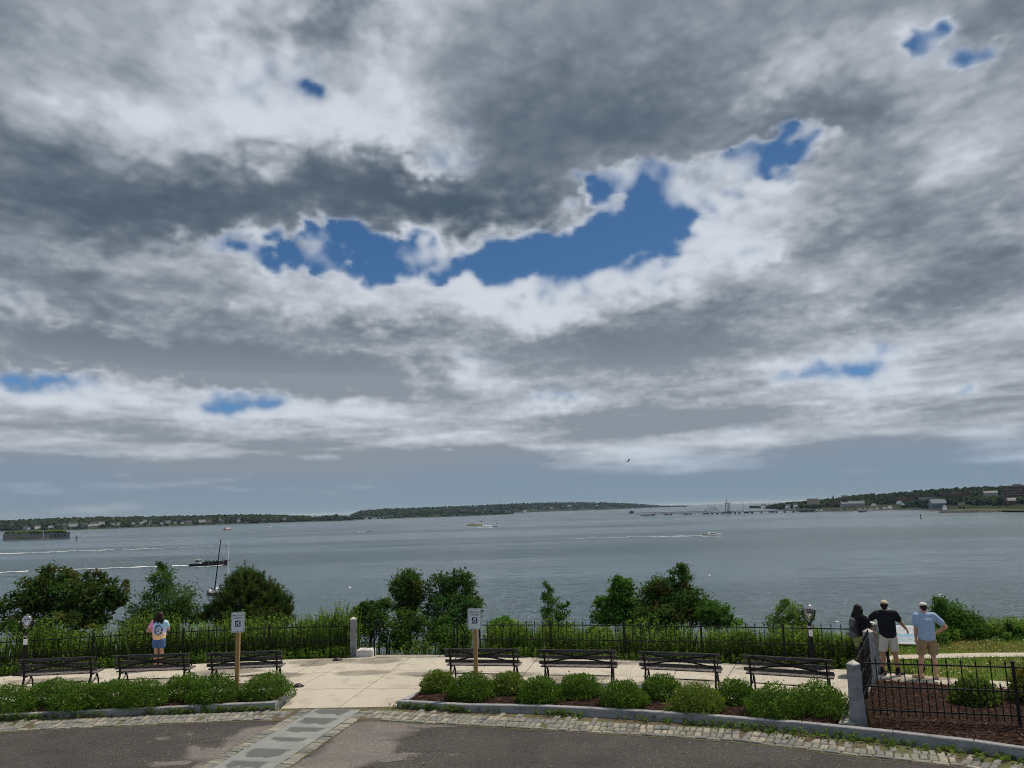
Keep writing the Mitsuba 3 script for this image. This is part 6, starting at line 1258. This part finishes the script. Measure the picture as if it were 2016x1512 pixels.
# ---------------------------------------------------------------- oil pier, breakwaters, lighthouses
mat('m_pile', (.035, .033, .035), .8, .2); mat('m_steel', (.11, .125, .135), .6, .3); mat('m_rock', mikit.proc(lambda p, n, uv: mix((.09, .085, .08), (.20, .19, .175), noise(p.x * .5, p.y * .5, p.z * .8))), .9, .15)
pier = thing('oil_pier', 'long dark oil pier on mooring dolphins with a trussed arch and loading arms', 'pier')
pier_pts = {x: q for x, q in ((1262, (403.9, 2519.2)), (1300, (460.6, 2489.1)), (1340, (520.2, 2464.8)), (1380, (578.6, 2440.9)), (1420, (638.8, 2428.5)), (1460, (701.6, 2427.2)), (1500, (764.3, 2425.9)), (1550, (839.8, 2416.0)), (1602, (915.4, 2400.2)))}
pk_ = np.array(sorted(pier_pts)); pv_ = np.array([pier_pts[k] for k in pk_])
pp = lambda x: np.array([np.interp(x, pk_, pv_[:, 0]), np.interp(x, pk_, pv_[:, 1])])
m_px = np.linalg.norm(pp(1602) - pp(1262)) / 340.0
dx = pp(1602) - pp(1262); pa = math.degrees(math.atan2(dx[1], dx[0]))
def PM(x, z=0): q = pp(x); return T().translate([q[0], q[1], WZ + z]).rotate([0, 0, 1], pa)
for a, b in ((1284, 1388), (1388, 1500), (1500, 1600)): L_ = (b - a) * m_px; part(pier, 'deck', box((0, -1.6, 5.6), (L_, 1.6, 7.0)), 'm_steel', M=PM(a))
for a, b in ((1257, 1286), (1308, 1317), (1319.5, 1323), (1346, 1355), (1357.5, 1362), (1384, 1396), (1400, 1404.5), (1410, 1414.5), (1419, 1428), (1431, 1440), (1446, 1449), (1454, 1457.5), (1465, 1475), (1478, 1483), (1497.5, 1500.5), (1514, 1525), (1527.5, 1530), (1543, 1546), (1561, 1564), (1574, 1601)):
    L_ = (b - a) * m_px; n = max(2, int(L_ / 5))
    part(pier, 'dolphin', join([box((0, -4, 2.6), (L_, 4, 5.4))] + [tube([(L_ * (i + .5) / n, y, -2), (L_ * (i + .5) / n, y, 2.7)], .9, 6) for i in range(n) for y in (-3, 3)]), 'm_pile', M=PM(a))
for s in (-1, 1):
    ar = [((1384 - 1384) * m_px, s * 2, 7), (5 * m_px, s * 2, 16), (15 * m_px, s * 2, 23), (19 * m_px, s * 2, 23), (28 * m_px, s * 2, 16), (33 * m_px, s * 2, 7)]
    part(pier, 'arch', join([beam(p, q, .9, .9) for p, q in zip(ar[:-1], ar[1:])] + [beam(ar[i], ar[j], .5, .5) for i, j in ((1, 4), (0, 2), (3, 5))] + [beam((xx * m_px, s * 2, 7), (xx * m_px, s * 2, 22), .7, .7) for xx in (15, 18.5)]), 'm_steel', M=PM(1384))
for xx in (1429.5, 1432.5, 1435, 1437.5): part(pier, 'loading_arm', join([beam((0, 0, 6), (0, 0, 36 if xx != 1432.5 else 46), 1.5, 1.5), beam((1.2, 0, 30), (-1.0, 0, 18), .9, .9), box((-1.4, -1.4, 32), (1.4, 1.4, 35))]), 'm_steel', M=PM(xx))
part(pier, 'platform', box((0, -5, 7.05), (22 * m_px, 5, 8.6)), 'm_pile', M=PM(1424))
for xx, zz in ((1407, 30), (1464, 32), (1390, 14), (1452, 16)): part(pier, 'lamp_mast', join([tube([(0, 0, 5), (0, 0, zz)], .45, 6), box((-.3, -.8, zz), (2.2, .8, zz + .6))]), 'm_steel', M=PM(xx))
part(pier, 'pipe_rack', join([beam((0, y, 8), (150 * m_px, y, 8), .5, .5) for y in (-1, 1)] + [box((xx * m_px, -1.4, 7), (xx * m_px + .4, 1.4, 8)) for xx in range(0, 150, 6)]), 'm_pile', M=PM(1440))
def rubble(label, pts, w, h, seed, name='breakwater'):
    """A breakwater of heaped rocks."""
    t = thing(name, label, 'breakwater'); P_, t_ = along(np.array(pts, float), 4.0); r = np.random.default_rng(seed)
    n_ = np.stack([-t_[:, 1], t_[:, 0]], 1); X_ = np.stack([np.c_[P_ + n_ * o * w, np.full(len(P_), WZ + z)] for o, z in ((-1, -1.5), (-.35, h), (.35, h), (1, -1.5))]); m = grid_mesh(X_[..., 0], X_[..., 1], X_[..., 2])
    if m.face_normals[:, 2].mean() < 0: m.invert()
    part(t, 'core', m, 'm_rock'); bb = []
    rock = trimesh.creation.icosphere(0, 1.0)
    for i in range(len(P_)):
        for o in (-.95, -.6, -.2): q = rock.copy(); q.apply_scale(r.uniform(.9, 1.9)); q.apply_translation([*(P_[i] + n_[i] * w * (o + r.normal(0, .12)) + t_[i] * r.uniform(-2, 2)), WZ + (h if o > -.5 else h * .4 if o > -.8 else -.2) + r.uniform(-.2, .4)]); bb.append(q)
    part(t, 'rocks', join(bb), 'm_rock', kind='stuff')
rubble('long low breakwater running from the dark based lighthouse to the pier', [(512.9, 3603.4), (637.5, 3565.7), (734.3, 3475.2), (855.0, 3415.6)], 6, 2.2, 3)
rubble('stone breakwater running right from the small white lighthouse', [(942.5, 1734.8), (956.1, 1702.9), (1001.1, 1667.4), (1080.2, 1655.9), (1143.2, 1638.4)], 7, 3.4, 4)
rubble('rocky shoreline wall below the marina', [(919.7, 2541.0), (981.1, 2415.8), (1062.4, 2386.9), (1162.1, 2410.0)], 5, 3.0, 5, 'sea_wall')
rubble('rough boulder shore between the marina and the small lighthouse', [(1162.1, 2410.0), (1146.7, 2248.3), (1104.2, 2031.0)], 5, 2.2, 6, 'sea_wall')
L1 = (532.9, 3587.9); sc = math.hypot(*L1) / 1515
t = thing('lighthouse', 'stubby white lighthouse on a dark round base standing in the water', 'lighthouse'); M = boat_at(L1, 0)
part(t, 'caisson', lathe([(0, -2), (4.4 * sc, -2), (3.7 * sc, 4.2 * sc), (4.3 * sc, 4.6 * sc), (0, 4.6 * sc)], 20), 'm_pile', M=M, smooth=40)
part(t, 'tower', lathe([(0, 4.6 * sc), (2.5 * sc, 4.6 * sc), (2.1 * sc, 8.6 * sc), (2.7 * sc, 8.7 * sc), (2.7 * sc, 9.0 * sc), (0, 9.0 * sc)], 20), 'm_white', M=M, smooth=40)
ln = part(t, 'lantern', lathe([(0, 9 * sc), (1.2 * sc, 9 * sc), (1.2 * sc, 10.4 * sc), (0, 10.4 * sc)], 12), 'm_glassdark', M=M); part(ln, 'roof', lathe([(0, 10.4 * sc), (1.5 * sc, 10.4 * sc), (0, 11.6 * sc)], 12), 'm_darkhull', M=M)
for a in (-1.2, -1.9): part(t, 'window', box((-.5, -2.55 * sc, 6 * sc), (.5, -2.2 * sc, 7 * sc)), 'm_glassdark', M=M @ T().rotate([0, 0, 1], math.degrees(a + PI / 2)))
L2 = (983.0, 1789.8); sc = math.hypot(*L2) / 1515
t = thing('lighthouse', 'small white round lighthouse at the end of the stone breakwater', 'lighthouse'); M = boat_at(L2, 0)
part(t, 'plinth', lathe([(0, 1.0), (4.6 * sc, 1.0), (4.4 * sc, 3.6 * sc), (0, 3.6 * sc)], 16), 'm_rock', M=M)
part(t, 'tower', lathe([(0, 3.6 * sc), (3.1 * sc, 3.6 * sc), (2.7 * sc, 9.2 * sc), (3.3 * sc, 9.4 * sc), (3.3 * sc, 9.8 * sc), (0, 9.8 * sc)], 20), 'm_white', M=M, smooth=40)
for a in np.linspace(0, 2 * PI, 6, endpoint=False): part(t, 'pilaster', box((-.28 * sc, 2.9 * sc, 3.62 * sc), (.28 * sc, 3.25 * sc, 9.3 * sc)), 'm_white', M=M @ T().rotate([0, 0, 1], math.degrees(a)))
ln = part(t, 'lantern', lathe([(0, 9.8 * sc), (1.6 * sc, 9.8 * sc), (1.6 * sc, 11 * sc), (0, 11 * sc)], 12), 'm_glassdark', M=M); part(ln, 'roof', lathe([(0, 11 * sc), (1.9 * sc, 11 * sc), (0, 12.2 * sc)], 12), 'm_white', M=M)
# the marina: boats packed along floats
mk = Kit(); mk.add('hull', hull_mesh(11, 3.6, 1.6, .4, .9, .85), 'm_white'); mk.add('cabin', join([box((-2.5, -1.3, 1.6), (2.6, 1.3, 3.2)), box((-1.4, -1.1, 3.2), (1.0, 1.1, 4.2))]), 'm_white'); mk.add('cabin__window', box((-2.0, -1.36, 2.3), (2.0, -1.31, 2.9)), 'm_glassdark')
sk2 = Kit(); sk2.add('hull', hull_mesh(11, 3.2, 1.2, .35, .5, .6), 'm_offwhite'); sk2.add('mast', tube([(.8, 0, 1), (.8, 0, 15)], [.16, .1], 5), 'm_offwhite'); sk2.add('boom', tube([(.8, 0, 2.6), (-3.6, 0, 2.5)], .3, 6), 'm_boom')
r = np.random.default_rng(8)
MAR = np.array([(856.7, 2487.9), (936.1, 2505.2), (1002.3, 2429.2), (1062.4, 2386.9), (1118.1, 2389.7)]); MB = np.array([(1084.7, 3147.5), (1126.8, 3014.1), (1161.1, 2812.8), (1202.5, 2700.5), (1234.3, 2637.4)])
for k in range(64):
    a, v = r.uniform(0, 4), r.uniform(.05, 1); q = np.array([np.interp(a, range(5), MAR[:, j]) * (1 - v) + np.interp(a, range(5), MB[:, j]) * v for j in (0, 1)])
    (mk if r.random() < .62 else sk2).place('moored_boat', 'white boat moored in the crowded marina on the right', 'boat', T().translate([q[0], q[1], WZ + 2.0 * v + .1]).rotate([0, 0, 1], float(r.choice([0, 90, 180, 30, -30]) + r.normal(0, 12))).scale(float(r.uniform(.8, 1.5))), 'boats in the marina')
for k in range(3): single('float', box((-40, -1.2, -.3), (40, 1.2, .5)), 'm_pile', 'floating dock among the marina boats', 'dock', 'floating docks of the marina', M=T().translate([*(MAR[k + 1] * .7 + MB[k + 1] * .3), WZ + .5]).rotate([0, 0, 1], -12))

# ---------------------------------------------------------------- sea haze
scene['haze_air'] = {'type': 'homogeneous', 'albedo': {'type': 'rgb', 'value': [.88, .92, .95]}, 'sigma_t': {'type': 'rgb', 'value': [.000009, .000012, .000017]}}
scene['haze'] = {'type': 'cube', 'to_world': T().translate([0, 0, 11.75]).scale([100000, 100000, 48.25]), 'bsdf': {'type': 'null'}, 'interior': {'type': 'ref', 'id': 'haze_air'}}
scene['camera']['medium'] = {'type': 'ref', 'id': 'haze_air'}
tag('haze', 'thin pale sea haze over the harbour', 'haze', kind='stuff')
